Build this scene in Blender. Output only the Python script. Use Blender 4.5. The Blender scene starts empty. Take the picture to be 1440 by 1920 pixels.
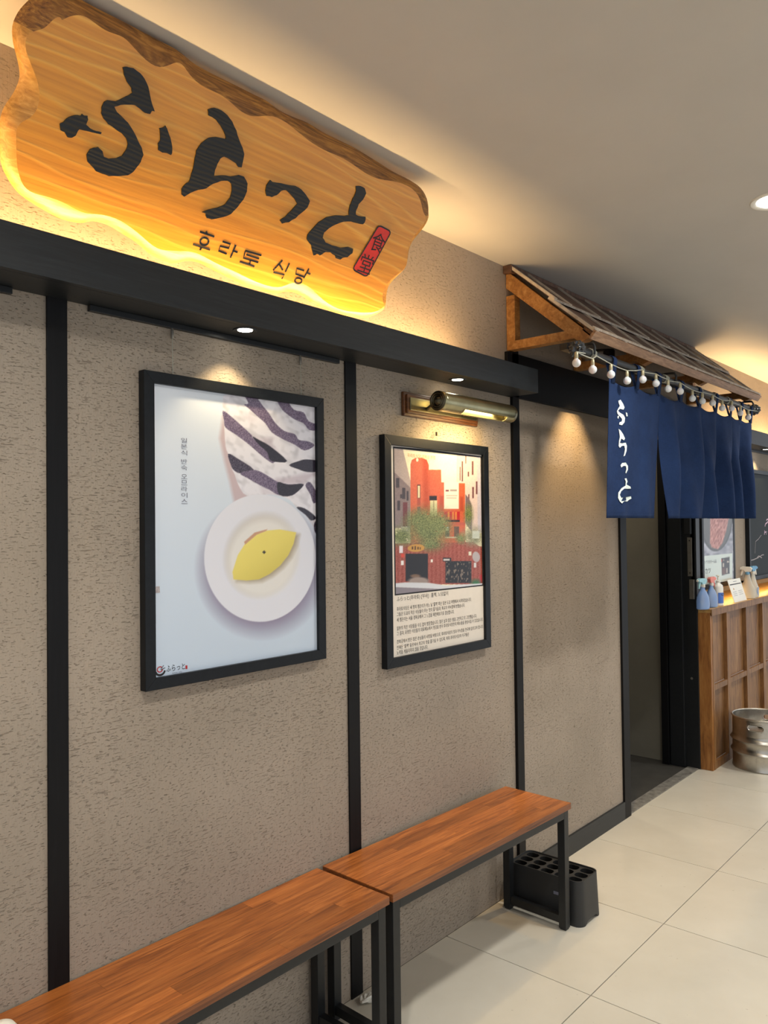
import bpy, bmesh, math, random
import numpy as np
from mathutils import Vector, Matrix, noise as mnoise

random.seed(7)
SC = bpy.context.scene
COL = SC.collection
PI = math.pi

# ------------------------------------------------------------------ camera
FPX, YAW, PITCH, ROLL = 1481.94, 0.7179, 0.0203, -0.0118
CAM = np.array([0.0, -1.7704, 1.5])
_F = np.array([math.cos(YAW) * math.cos(PITCH), math.sin(YAW) * math.cos(PITCH), math.sin(PITCH)])
_R0 = np.cross(_F, [0, 0, 1.0]); _R0 /= np.linalg.norm(_R0)
_U0 = np.cross(_R0, _F)
_R = math.cos(ROLL) * _R0 + math.sin(ROLL) * _U0
_U = -math.sin(ROLL) * _R0 + math.cos(ROLL) * _U0
cd = bpy.data.cameras.new('camera'); cam = bpy.data.objects.new('camera', cd); COL.objects.link(cam)
cd.sensor_fit = 'HORIZONTAL'; cd.sensor_width = 36.0; cd.lens = 36.0 * FPX / 1440.0
cd.clip_start = 0.02
M = Matrix(((_R[0], _U[0], -_F[0], CAM[0]), (_R[1], _U[1], -_F[1], CAM[1]), (_R[2], _U[2], -_F[2], CAM[2]), (0, 0, 0, 1)))
cam.matrix_world = M
SC.camera = cam
SC.view_settings.view_transform = 'Standard'
SC.view_settings.look = 'None'
SC.view_settings.exposure = 0.30
SC.view_settings.gamma = 1.0
SC.view_settings.use_curve_mapping = False

# world: even light of the shopping-mall corridor behind the viewer
wd = bpy.data.worlds.new('mall'); SC.world = wd; wd.use_nodes = True
wd.node_tree.nodes['Background'].inputs[0].default_value = (0.90, 0.96, 1.04, 1)
wd.node_tree.nodes['Background'].inputs[1].default_value = 0.72

HC = 2.5865                    # ceiling height
DOWNLIGHT_W = 78.0
LED_W = 7.4
DOWNLIGHTS = [(2.86, -1.04), (0.55, -1.04), (-1.76, -1.04), (5.17, -1.04), (7.48, -1.04),
              (1.7, -3.1), (4.0, -3.1), (-0.6, -3.1), (6.3, -3.1)]

# ------------------------------------------------------------------ picture -> place (used to measure, at real depths)
def ray(x, y): return _F + (x - 720) / FPX * _R + (960 - y) / FPX * _U
def hit(x, y, ax, v):
    d = ray(x, y); t = (v - CAM[ax]) / d[ax]; return CAM + t * d
def W(x, y, Y=0.0): return hit(x, y, 1, Y)
def Zp(x, y, Z=0.0): return hit(x, y, 2, Z)
def proj(P):
    v = np.asarray(P, float) - CAM; z = v @ _F
    return 720 + FPX * (v @ _R) / z, 960 - FPX * (v @ _U) / z

# ------------------------------------------------------------------ materials
def lin(c):
    c = c / 255.0
    return c / 12.92 if c <= 0.04045 else ((c + 0.055) / 1.055) ** 2.4
def C(r, g, b): return (lin(r), lin(g), lin(b), 1.0)

class NT:
    def __init__(s, name):
        s.m = bpy.data.materials.new(name); s.m.use_nodes = True
        s.t = s.m.node_tree; s.b = s.t.nodes['Principled BSDF']
    def n(s, ty, **kw):
        nd = s.t.nodes.new(ty)
        for k, v in kw.items():
            if k.startswith('i_'): nd.inputs[k[2:].replace('_', ' ')].default_value = v
            else: setattr(nd, k, v)
        return nd
    def l(s, a, b): s.t.links.new(a, b)
    def coords(s, scale=(1, 1, 1), kind='Object', rot=(0, 0, 0)):
        tc = s.n('ShaderNodeTexCoord'); mp = s.n('ShaderNodeMapping')
        mp.inputs['Scale'].default_value = scale; mp.inputs['Rotation'].default_value = rot
        s.l(tc.outputs[kind], mp.inputs['Vector']); return mp.outputs['Vector']
    def noise(s, vec, scale=5, detail=3, rough=.5, dist=0):
        nd = s.n('ShaderNodeTexNoise'); nd.inputs['Scale'].default_value = scale
        nd.inputs['Detail'].default_value = detail; nd.inputs['Roughness'].default_value = rough
        nd.inputs['Distortion'].default_value = dist
        s.l(vec, nd.inputs['Vector']); return nd.outputs['Fac']
    def ramp(s, fac, stops):
        r = s.n('ShaderNodeValToRGB'); e = r.color_ramp.elements
        while len(e) < len(stops): e.new(0.5)
        for k, (p, c) in enumerate(stops):
            e[k].position = p; e[k].color = c if len(c) == 4 else (c[0], c[1], c[2], 1)
        s.l(fac, r.inputs['Fac']); return r.outputs['Color']
    def math(s, op, a, b):
        m = s.n('ShaderNodeMath', operation=op)
        for k, v in ((0, a), (1, b)):
            if isinstance(v, (int, float)): m.inputs[k].default_value = v
            else: s.l(v, m.inputs[k])
        return m.outputs[0]
    def mix(s, fac, a, b, bt='MIX'):
        m = s.n('ShaderNodeMix', data_type='RGBA', blend_type=bt)
        for sock, v in ((m.inputs['Factor'], fac), (m.inputs[6], a), (m.inputs[7], b)):
            if isinstance(v, (int, float, tuple)): sock.default_value = v
            else: s.l(v, sock)
        return m.outputs[2]
    def bump(s, h, strength=.5, dist=.002):
        b = s.n('ShaderNodeBump'); b.inputs['Strength'].default_value = strength; b.inputs['Distance'].default_value = dist
        s.l(h, b.inputs['Height']); s.l(b.outputs['Normal'], s.b.inputs['Normal'])
    def set(s, col=None, rough=None, metal=None, **kw):
        if col is not None:
            if isinstance(col, tuple): s.b.inputs['Base Color'].default_value = col
            else: s.l(col, s.b.inputs['Base Color'])
        if rough is not None:
            if isinstance(rough, (int, float)): s.b.inputs['Roughness'].default_value = rough
            else: s.l(rough, s.b.inputs['Roughness'])
        if metal is not None: s.b.inputs['Metallic'].default_value = metal
        for k, v in kw.items(): s.b.inputs[k.replace('_', ' ')].default_value = v
        return s.m

def simple(name, col, rough=.5, metal=0.0, var=.12, scale=30, bump=0.0, **kw):
    t = NT(name); v = t.coords()
    f = t.noise(v, scale, 4, .6)
    c0 = tuple(max(0, x * (1 - var)) for x in col[:3]); c1 = tuple(min(1, x * (1 + var)) for x in col[:3])
    t.set(t.ramp(f, [(.3, c0), (.7, c1)]), rough, metal, **kw)
    if bump: t.bump(f, .4, bump)
    return t.m

def plaster():
    t = NT('plaster'); v = t.coords()
    big = t.noise(v, 2.2, 3, .5)
    vd = t.coords((30, 1, 175)); d = t.noise(vd, 1.0, 3, .6, .25)
    pits = t.ramp(d, [(.30, (0, 0, 0)), (.40, (1, 1, 1))])
    vd2 = t.coords((75, 1, 300), rot=(0, .10, 0)); d2 = t.noise(vd2, 1.0, 3, .6, .25)
    pits2 = t.ramp(d2, [(.31, (0, 0, 0)), (.40, (1, 1, 1))])
    patch = t.ramp(t.noise(v, 5.5, 3, .6), [(.43, (0, 0, 0)), (.60, (1, 1, 1))])
    comb = t.noise(t.coords((170, 1, 9)), 1.0, 3, .5)
    fine = t.noise(v, 160, 3, .6)
    p = t.mix(patch, pits2, t.mix(1.0, pits, pits2, 'MULTIPLY'))
    h = t.math('ADD', t.math('MULTIPLY', p, 1.0), t.math('ADD', t.math('MULTIPLY', comb, .45), t.math('MULTIPLY', fine, .25)))
    col = t.ramp(big, [(.3, C(150, 137, 121)), (.7, C(163, 149, 133))])
    col = t.mix(t.math('MULTIPLY', t.math('SUBTRACT', 1.0, p), .28), col, C(95, 82, 70))
    t.set(col, .82); t.bump(h, .9, .0034); return t.m

def woodmat(name, c_dark, c_mid, c_light, scale=(3, 40, 40), rough=.42, bump=.0006, rings=1.0, coat=0.0, rnd=0.0, spec=.5):
    t = NT(name); v = t.coords(scale)
    if rnd:
        oi = t.n('ShaderNodeObjectInfo'); cmb = t.n('ShaderNodeCombineXYZ')
        mul = t.math('MULTIPLY', oi.outputs['Random'], 37.0)
        for k in range(3): t.l(mul, cmb.inputs[k])
        ad = t.n('ShaderNodeVectorMath', operation='ADD'); t.l(v, ad.inputs[0]); t.l(cmb.outputs[0], ad.inputs[1]); v = ad.outputs[0]
    a = t.noise(v, 1.0, 5, .6, rings)
    b = t.noise(v, 5.0, 3, .6, .3)
    f = t.math('ADD', t.math('MULTIPLY', a, .75), t.math('MULTIPLY', b, .25))
    col = t.ramp(f, [(.32, c_dark), (.5, c_mid), (.68, c_light)])
    if rnd:
        val = t.math('ADD', 1.0 - rnd, t.math('MULTIPLY', oi.outputs['Random'], 2 * rnd))
        hsv = t.n('ShaderNodeHueSaturation'); t.l(col, hsv.inputs['Color']); t.l(val, hsv.inputs['Value']); col = hsv.outputs['Color']
    t.set(col, rough, Coat_Weight=coat, Coat_Roughness=.25, Specular_IOR_Level=spec); t.bump(f, .5, bump); return t.m

def sign_wood():
    t = NT('sign_wood'); v = t.coords()
    warp = t.noise(t.coords((.55, 2.6, 2.6)), 1.5, 3, .5)
    sep = t.n('ShaderNodeSeparateXYZ'); t.l(v, sep.inputs[0])
    zz = t.math('ADD', t.math('MULTIPLY', sep.outputs['Z'], 34.0), t.math('MULTIPLY', warp, 9.0))
    rings = t.math('FRACT', zz, 0.0)
    line = t.ramp(rings, [(0.0, (1, 1, 1)), (.14, (.15, .15, .15)), (.8, (0, 0, 0)), (1.0, (1, 1, 1))])
    fibre = t.noise(t.coords((4, 60, 140)), 1.0, 4, .6)
    base = t.ramp(fibre, [(.3, C(196, 126, 28)), (.7, C(220, 150, 42))])
    big = t.ramp(t.noise(v, 3.0, 3, .5), [(.35, (0, 0, 0)), (.7, (1, 1, 1))])
    amt = t.math('MULTIPLY', line, t.math('ADD', .16, t.math('MULTIPLY', big, .34)))
    col = t.mix(amt, base, C(248, 200, 92))
    t.set(col, .34, Coat_Weight=.35, Coat_Roughness=.2)
    t.bump(t.math('ADD', t.math('MULTIPLY', line, .6), fibre), .35, .0012); return t.m

def black_lacquer():
    t = NT('black_lacquer')
    w = t.n('ShaderNodeTexWave', wave_type='BANDS', bands_direction='Z'); t.l(t.coords((.25, 1, 1)), w.inputs['Vector'])
    w.inputs['Scale'].default_value = 34; w.inputs['Distortion'].default_value = 7; w.inputs['Detail'].default_value = 3
    w.inputs['Detail Scale'].default_value = .8
    t.set(C(16, 15, 13), .42); t.bump(w.outputs['Fac'], .3, .003); return t.m

def tilemat():
    t = NT('floor_tile_glaze'); v = t.coords(kind='Object')
    g = t.noise(v, 3, 4, .6)
    geo = t.n('ShaderNodeNewGeometry'); mp = t.n('ShaderNodeMapping'); mp.inputs['Scale'].default_value = (1, 1, 1); t.l(geo.outputs['Position'], mp.inputs['Vector'])
    sp = t.ramp(t.noise(mp.outputs[0], 55, 2, .5), [(.24, (1, 1, 1)), (.27, (0, 0, 0))])
    col = t.ramp(g, [(.3, C(203, 196, 180)), (.7, C(212, 206, 191))])
    col = t.mix(t.math('MULTIPLY', sp, .35), col, C(140, 130, 115))
    r = t.math('ADD', .10, t.math('MULTIPLY', t.noise(mp.outputs[0], 2.2, 4, .6), .16))
    t.set(col, r); return t.m

def emis(name, col, s):
    t = NT(name); t.set(col, .5); t.b.inputs['Emission Color'].default_value = col; t.b.inputs['Emission Strength'].default_value = s; return t.m

def printmat(name, rough=.18):
    t = NT(name); a = t.n('ShaderNodeVertexColor'); a.layer_name = 'print'; t.set(a.outputs['Color'], rough); return t.m

def denim():
    t = NT('noren_cotton'); v = t.coords()
    big = t.noise(v, 5, 5, .65); fx = t.noise(t.coords((500, 500, 60)), 1, 2, .5); fz = t.noise(t.coords((60, 60, 500)), 1, 2, .5)
    f = t.math('ADD', t.math('MULTIPLY', big, .6), t.math('MULTIPLY', t.math('ADD', fx, fz), .2))
    t.set(t.ramp(f, [(.3, C(21, 36, 66)), (.7, C(36, 57, 96))]), .95, Specular_IOR_Level=.2)
    t.bump(t.math('ADD', t.math('MULTIPLY', t.noise(t.coords((7, 7, 4)), 1.6, 3, .5, 1.0), 5.0), t.math('ADD', fx, fz)), .45, .0012); return t.m

MT = {}
MT['plaster'] = plaster()
MT['black_wood'] = woodmat('black_wood', C(18, 22, 25), C(25, 29, 32), C(34, 38, 41), (6, 120, 120), .45, .0004)
MT['post_wood'] = woodmat('post_wood', C(7, 7, 8), C(10, 10, 12), C(16, 16, 18), (120, 120, 5), .5, .0004, spec=.22)
MT['metal_black'] = simple('black_metal', C(28, 30, 32), .38, .2, .15, 60)
MT['frame'] = woodmat('frame_black', C(8, 11, 15), C(12, 16, 21), C(18, 23, 28), (40, 40, 40), .42, .0003, spec=.3)
MT['tile'] = tilemat()
MT['grout'] = simple('grout', C(70, 62, 58), .9)
MT['ceiling'] = simple('ceiling_paint', C(196, 192, 184), .55, 0, .03, 3)
MT['sign'] = sign_wood()
MT['bark'] = woodmat('bark_edge', C(74, 44, 18), C(138, 90, 36), C(190, 136, 62), (5, 55, 55), .5, .004, 2.5)
MT['rim'] = woodmat('sign_rim', C(160, 108, 40), C(194, 138, 58), C(216, 164, 84), (4, 45, 45), .4, .0025, 2.0)
MT['lacquer'] = black_lacquer()
MT['red'] = simple('seal_red', C(214, 48, 34), .45, 0, .08, 60)
MT['stave'] = woodmat('walnut_stave', C(108, 56, 22), C(160, 92, 40), C(190, 118, 58), (3, 46, 46), .36, .0003, 1.6, .15, .22)
MT['banding'] = woodmat('bench_edge', C(82, 44, 22), C(122, 70, 36), C(152, 94, 52), (3, 60, 160), .4, .0003)
MT['rubber'] = simple('black_plastic', C(36, 37, 38), .5, 0, .1, 20)
MT['hole'] = simple('dark_hollow', C(12, 12, 13), .7)
MT['honey'] = woodmat('canopy_timber', C(112, 72, 32), C(150, 102, 50), C(180, 134, 78), (10, 26, 26), .5, .0006, 1.4)
MT['roof'] = woodmat('roof_board', C(62, 42, 32), C(94, 66, 50), C(124, 92, 70), (50, 6, 6), .55, .0008, 1.2, 0, .28)
MT['batten'] = woodmat('roof_batten', C(150, 134, 118), C(186, 172, 154), C(208, 196, 180), (50, 8, 8), .6, .0006)  # pale tone imitates roof board edges catching the light
MT['fascia'] = woodmat('fascia_wood', C(118, 84, 58), C(152, 114, 82), C(180, 142, 108), (8, 60, 60), .5, .0006)
MT['noren'] = denim()
MT['white_ink'] = simple('white_ink', C(226, 236, 230), .8, 0, .04)
MT['black_ink'] = simple('black_ink', C(28, 26, 28), .6)
MT['grey_ink'] = simple('grey_ink', C(112, 114, 130), .6)
MT['red_ink'] = simple('red_ink', C(170, 34, 40), .6)
MT['orange_ink'] = simple('pale_ink', C(196, 150, 96), .6)
MT['blue_ink'] = simple('blue_ink', C(38, 74, 150), .5)
MT['paper'] = simple('warm_paper', C(226, 216, 202), .35, 0, .02)
MT['print'] = printmat('poster_print', .16)
MT['brass'] = simple('antique_brass', C(172, 164, 128), .28, 1.0, .12, 18)
MT['brass_dark'] = simple('dark_brass', C(92, 84, 66), .35, 1.0, .12, 30)
MT['mould'] = woodmat('moulding_wood', C(58, 32, 14), C(92, 54, 24), C(128, 80, 40), (8, 90, 90), .35, .0004)
MT['bulb'] = simple('frosted_bulb', C(226, 226, 226), .35, 0, .02, 10, Subsurface_Weight=.2)
MT['socket'] = simple('bulb_socket', C(178, 168, 136), .4, .3)
MT['cord'] = simple('clear_cord', C(176, 176, 160), .4)
MT['wrap'] = simple('plastic_wrap', C(40, 42, 44), .22, 0, .3, 60, Coat_Weight=.6)
MT['wire'] = simple('steel_wire', C(150, 145, 135), .35, .8)
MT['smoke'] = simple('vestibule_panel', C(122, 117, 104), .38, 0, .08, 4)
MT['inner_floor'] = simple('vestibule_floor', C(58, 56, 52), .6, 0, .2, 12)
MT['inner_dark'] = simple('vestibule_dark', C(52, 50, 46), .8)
MT['sill'] = simple('worn_metal_sill', C(158, 154, 146), .4, .5, .45, 26, .0008)
MT['counter'] = woodmat('counter_timber', C(96, 62, 32), C(130, 90, 50), C(158, 116, 70), (26, 26, 4), .48, .0006, 1.2, 0, .12)
MT['counter_post'] = woodmat('counter_post', C(116, 70, 28), C(150, 98, 46), C(176, 124, 66), (26, 26, 4), .48, .0006)
MT['ledge'] = woodmat('ledge_top', C(150, 108, 56), C(186, 144, 84), C(206, 166, 104), (4, 30, 30), .4, .0004)
MT['steel'] = NT('keg_steel').set(C(176, 174, 168), .26, 1.0)
t = NT('keg_steel_brushed'); f = t.noise(t.coords((3, 3, 160)), 1, 4, .6); g = t.noise(t.coords(), 14, 4, .6)
t.set(t.ramp(g, [(.3, C(176, 172, 164)), (.7, C(206, 202, 194))]), t.math('ADD', .22, t.math('MULTIPLY', f, .2)), 1.0); t.bump(f, .15, .0004); MT['keg'] = t.m
MT['blue_plastic'] = simple('blue_bottle', C(150, 184, 234), .2, 0, .04, 10, Transmission_Weight=.35, IOR=1.3)
MT['mint'] = simple('mint_plastic', C(160, 208, 218), .35)
MT['coral'] = simple('coral_plastic', C(226, 132, 120), .35)
MT['white_plastic'] = simple('white_plastic', C(232, 228, 216), .35, 0, .02)
MT['clear_plastic'] = simple('cloudy_plastic', C(222, 218, 204), .25, 0, .02, 10, Transmission_Weight=.3, IOR=1.3)
MT['sky_plastic'] = simple('sky_blue_plastic', C(104, 160, 198), .35)
MT['label_blue'] = simple('label_blue', C(70, 110, 190), .4)
MT['label_grey'] = simple('label_grey', C(138, 158, 184), .4)
MT['board'] = simple('chalkboard', C(36, 42, 45), .6, 0, .10, 4, Specular_IOR_Level=.2)
MT['chalk'] = simple('chalk', C(176, 168, 170), .9, 0, .3, 200)
MT['chalk_pink'] = simple('chalk_pink', C(214, 186, 206), .9, 0, .2, 200)
MT['card'] = simple('card_white', C(240, 238, 228), .35, 0, .01)
MT['lens'] = emis('lamp_lens', (1.0, .93, .78, 1), 14.0)
MT['lens_cool'] = emis('downlight_lens', (1.0, .98, .92, 1), 22.0)
MT['tube'] = emis('lamp_tube', (1.0, .80, .42, 1), 26.0)
MT['led'] = emis('led_tape', (1.0, .74, .36, 1), 2.0)
MT['screen'] = simple('tablet_screen', C(150, 176, 190), .15)

# ------------------------------------------------------------------ mesh helpers
class MB:
    def __init__(s): s.v = []; s.f = []; s.smooth = False
    def add(s, vs, fs):
        o = len(s.v); s.v += [tuple(map(float, p)) for p in vs]; s.f += [tuple(o + i for i in f) for f in fs]; return s
    def box(s, x0, x1, y0, y1, z0, z1):
        return s.add([(x0, y0, z0), (x1, y0, z0), (x1, y1, z0), (x0, y1, z0), (x0, y0, z1), (x1, y0, z1), (x1, y1, z1), (x0, y1, z1)],
                     [(3, 2, 1, 0), (4, 5, 6, 7), (0, 1, 5, 4), (1, 2, 6, 5), (2, 3, 7, 6), (3, 0, 4, 7)])
    def prism(s, pts, d):                       # planar loop pts (3D) extruded by vector d
        n = len(pts); a = [tuple(p) for p in pts]; b = [tuple(np.asarray(p) + np.asarray(d)) for p in pts]
        return s.add(a + b, [tuple(range(n))[::-1], tuple(range(n, 2 * n))] + [(i, (i + 1) % n, n + (i + 1) % n, n + i) for i in range(n)])
    def tube(s, pts, r, seg=10, caps=True):
        P = [Vector(p) for p in pts]; n = len(P); rr = r if isinstance(r, (list, tuple)) else [r] * n
        rings = []; up = None
        for i, p in enumerate(P):
            d = (P[min(i + 1, n - 1)] - P[max(i - 1, 0)]).normalized()
            if up is None: up = Vector((0, 0, 1)) if abs(d.z) < .9 else Vector((1, 0, 0))
            a = d.cross(up).normalized(); b = a.cross(d).normalized(); up = b
            rings.append([p + (a * math.cos(2 * PI * k / seg) + b * math.sin(2 * PI * k / seg)) * rr[i] for k in range(seg)])
        vs = [q for r_ in rings for q in r_]; fs = []
        for i in range(n - 1):
            for k in range(seg): fs.append((i * seg + k, i * seg + (k + 1) % seg, (i + 1) * seg + (k + 1) % seg, (i + 1) * seg + k))
        if caps: fs += [tuple(range(seg))[::-1], tuple(range((n - 1) * seg, n * seg))]
        s.smooth = True
        return s.add(vs, fs)
    def lathe(s, prof, c=(0, 0, 0), seg=32, sx=1.0, sy=1.0, axis='z'):
        vs = []; fs = []; n = len(prof)
        for (r, h) in prof:
            for k in range(seg):
                a = 2 * PI * k / seg; u, w = r * math.cos(a) * sx, r * math.sin(a) * sy
                if axis == 'z': vs.append((c[0] + u, c[1] + w, c[2] + h))
                else: vs.append((c[0] + h, c[1] + u, c[2] + w))
        for i in range(n - 1):
            for k in range(seg): fs.append((i * seg + k, i * seg + (k + 1) % seg, (i + 1) * seg + (k + 1) % seg, (i + 1) * seg + k))
        if prof[0][0] > 1e-6: fs.append(tuple(range(seg))[::-1])
        if prof[-1][0] > 1e-6: fs.append(tuple(range((n - 1) * seg, n * seg)))
        s.smooth = True
        return s.add(vs, fs)
    def ribbon(s, pts, w, nrm, closed=False):   # flat stroke of width w lying across normal nrm
        P = [Vector(p) for p in pts]; N = Vector(nrm).normalized(); n = len(P); vs = []
        for i, p in enumerate(P):
            a = P[(i + 1) % n] if (closed or i < n - 1) else p; b = P[i - 1] if (closed or i > 0) else p
            d = (a - b).normalized(); t_ = d.cross(N).normalized() * w / 2
            vs += [p + t_, p - t_]
        fs = [(2 * i, 2 * i + 1, 2 * i + 3, 2 * i + 2) for i in range(n - 1)]
        if closed: fs.append((2 * n - 2, 2 * n - 1, 1, 0))
        return s.add(vs, fs)

def wloc(o):
    l = Vector((0, 0, 0))
    while o: l += o.location; o = o.parent
    return l
def tag(o, label=None, cat=None, group=None, kind=None):
    for k, v in (('label', label), ('category', cat), ('group', group), ('kind', kind)):
        if v: o[k] = v
    return o
def empty(name, loc, label, cat, group=None, kind=None, rz=0.0):
    o = bpy.data.objects.new(name, None); COL.objects.link(o); o.location = loc; o.rotation_euler = (0, 0, rz)
    o.empty_display_size = .05
    return tag(o, label, cat, group, kind)
def build(name, mb, mat, parent=None, origin=None, local=False, smooth=None, bevel=0.0, label=None, recalc=True):
    me = bpy.data.meshes.new(name)
    off = Vector((0, 0, 0)) if local else (wloc(parent) if parent else Vector(origin or (0, 0, 0)))
    me.from_pydata([tuple(Vector(p) - off) for p in mb.v], [], mb.f)
    if recalc or bevel:
        bm = bmesh.new(); bm.from_mesh(me)
        if recalc: bmesh.ops.recalc_face_normals(bm, faces=bm.faces)
        if bevel: bmesh.ops.bevel(bm, geom=[e for e in bm.edges if len(e.link_faces) == 2 and e.calc_face_angle(0) > .6], offset=bevel, segments=2, affect='EDGES', profile=.6)
        bm.to_mesh(me); bm.free()
    if smooth if smooth is not None else mb.smooth:
        for p in me.polygons: p.use_smooth = True
        if hasattr(me, 'set_sharp_from_angle'): me.set_sharp_from_angle(angle=.7)
    me.materials.append(MT[mat] if isinstance(mat, str) else mat)
    o = bpy.data.objects.new(name, me); COL.objects.link(o)
    if parent: o.parent = parent
    elif not local: o.location = off
    if label: o['label'] = label
    return o
def box(name, x0, x1, y0, y1, z0, z1, mat, parent=None, bevel=0.0, origin=None, local=False):
    return build(name, MB().box(x0, x1, y0, y1, z0, z1), mat, parent, origin, local, False, bevel)
def struct(o, label, cat): return tag(o, label, cat, None, 'structure')
def copy_tree(o, parent=None):
    c = o.copy(); COL.objects.link(c); c.parent = parent
    for ch in list(o.children): copy_tree(ch, c)
    return c

TXT = {}
def load_text(strings):
    """outlines of all strings from the built-in font in one go, one string per widely spaced line"""
    cu = bpy.data.curves.new('txt', 'FONT'); cu.body = '\n'.join(strings); cu.size = 1.0; cu.resolution_u = 2; cu.space_line = 3.0
    o = bpy.data.objects.new('txt', cu); COL.objects.link(o)
    me = bpy.data.meshes.new_from_object(o.evaluated_get(bpy.context.evaluated_depsgraph_get()))
    V = np.array([v.co[:2] for v in me.vertices]); ln = np.round(-(V[:, 1] - .35) / 3.0).astype(int)
    for k, st in enumerate(strings):
        ids = np.nonzero(ln == k)[0]; mp_ = {int(j): i for i, j in enumerate(ids)}
        TXT[st] = (V[ids], [tuple(mp_[i] for i in p.vertices) for p in me.polygons if p.vertices[0] in mp_])
    bpy.data.objects.remove(o); bpy.data.meshes.remove(me); bpy.data.curves.remove(cu)
def text_on(mb, body, O, du, dv, width=None, height=None):
    """lay text in the plane O + u*du + v*dv, bounding box fitted to width x height from its lower left"""
    V, Fc = TXT[body]
    mn, mx = V.min(0), V.max(0); V = V - mn
    sx = width / (mx[0] - mn[0]) if width else None; sy = height / (mx[1] - mn[1]) if height else None
    sx = sx or sy; sy = sy or sx
    O, du, dv = map(np.asarray, (O, du, dv))
    mb.add([O + du * p[0] * sx + dv * p[1] * sy for p in V], Fc); return mb

LN = [((165, 268), 825, '\u3075\u3089\u3063\u3068(\ud6c4\ub77c\ud1a0) [\ubd80\uc0ac] : \ud6cc\uca4d, \ub290\ub2f7\uc5c6\uc774', .0185),
      ((165, 385), 1125, "\ud6c4\ub77c\ud1a0\uc2dd\ub2f9\uc740 \uc138 \uba85\uc758 \uc82c\uc740\uc774\uac00 \uc5b4\ub290 \ub0a0 '\ud6cc\uca4d' \ub5a0\ub09c \uc77c\ubcf8 \ub3c4\ucfc4 \uc5ec\ud589\uc5d0\uc11c \uc2dc\uc791\ub418\uc5c8\uc2b5\ub2c8\ub2e4.", .0145),
      ((165, 455), 1040, "\uadf8\ub4e4\uc740 \ub3c4\ucfc4\uc758 \uc791\uc740 \uc2dd\ub2f9\ub4e4\uc774 \uc8fc\ub294 \ub9db\uc758 \uc990\uac70\uc6c0\uacfc, \ud2b9\uc720\uc758 \uc544\ub291\ud568\uc5d0 \ubc18\ud588\uc2b5\ub2c8\ub2e4.", .0145),
      ((165, 525), 905, "\uc138 \uc82c\uc740\uc774\ub294 \uc11c\uc6b8 \uacbd\ubcf5\uad81\uc5d0\uc11c \uadf8 \ub290\ub08c\uc744 \uc7ac\ud604\ud574\ubcf4\uae30\ub85c \uacb0\uc2ec\ud569\ub2c8\ub2e4.", .0145),
      ((165, 635), 1195, "\uc77c\ubcf8\uc758 \uc791\uc740 \uc2dd\ub2f9\ub4e4\uc744 \uc218\ub3c4 \uc5c6\uc774 \ubc29\ubb38\ud588\uc2b5\ub2c8\ub2e4. \ub9ce\uc740 \ub0a0\uacfc \ub9ce\uc740 \ubc24\uc744 \uace0\ubbfc\ud558\uace0 \ub610 \uace0\ubbfc\ud588\uc2b5\ub2c8\ub2e4.", .0145),
      ((165, 702), 1275, "\uadf8 \uacb0\uacfc, \uc720\uba85\ud55c \uc2dd\ub2f9\ub4e4\uc758 \ub300\ud45c\uba54\ub274\uc5d0\uc11c \uc601\uac10\uc744 \ubc1b\uc544 \ud6c4\ub77c\ud1a0\uc2dd\ub2f9\ub9cc\uc758 \uba54\ub274\ub4e4\uc744 \uc644\uc131\uc2dc\ud0ac \uc218 \uc788\uc5c8\uc2b5\ub2c8\ub2e4.", .0145),
      ((165, 808), 1280, "\uacbd\ubcf5\uad81\uc5d0\uc11c \ubc1b\uc740 \ub9ce\uc740 \uc190\ub2d8\ub4e4\uc758 \uc0ac\ub791\uc744 \ubc14\ud0d5\uc73c\ub85c, \ud6c4\ub77c\ud1a0\uc2dd\ub2f9\uc758 \ub9db\uacfc \uc544\ub291\ud568\uc744 \uc804\uad6d\uc5d0 \uc54c\ub9ac\uace0\uc790 \ud569\ub2c8\ub2e4.", .0145),
      ((165, 882), 1095, "\uc5b8\uc81c\ub4e0 '\ud6cc\uca4d' \ub4e4\ub974\uc154\uc11c \ucd5c\uace0\uc758 \ub9db\uc744 \uc990\uae30\uc2e4 \uc218 \uc788\ub3c4\ub85d, \uc800\ud76c \ud6c4\ub77c\ud1a0\uc2dd\ub2f9\uc758 \uc2dd\uad6c\ub4e4\uc740", .0145),
      ((165, 947), 565, "\ub178\ub825\uc744 \uac8c\uc744\ub9ac\ud558\uc9c0 \uc54a\uc744 \uac83\uc785\ub2c8\ub2e4.", .0145)]
load_text(list('\uc77c\ubcf8\uc2dd\ubc18\uc219\uc624\ubbc0\ub77c\uc774\uc2a4\u98df\u5802') + [r_[2] for r_ in LN] + ['\u304b\u3084\u30a2\u30de\u3072\u3073\u30fc\u308b\u54c1', '\u3075\u3089\u3063\u3068', '\u725b\u30ab\u30c4', '\ud6c4\ub77c\ud1a0 \uc2dd\ub2f9', '\ud6c4\ub77c\ud1a0\uc2dd\ub2f9 \uacbd\ubcf5\uad81 \ubcf8\uc810'])

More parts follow.
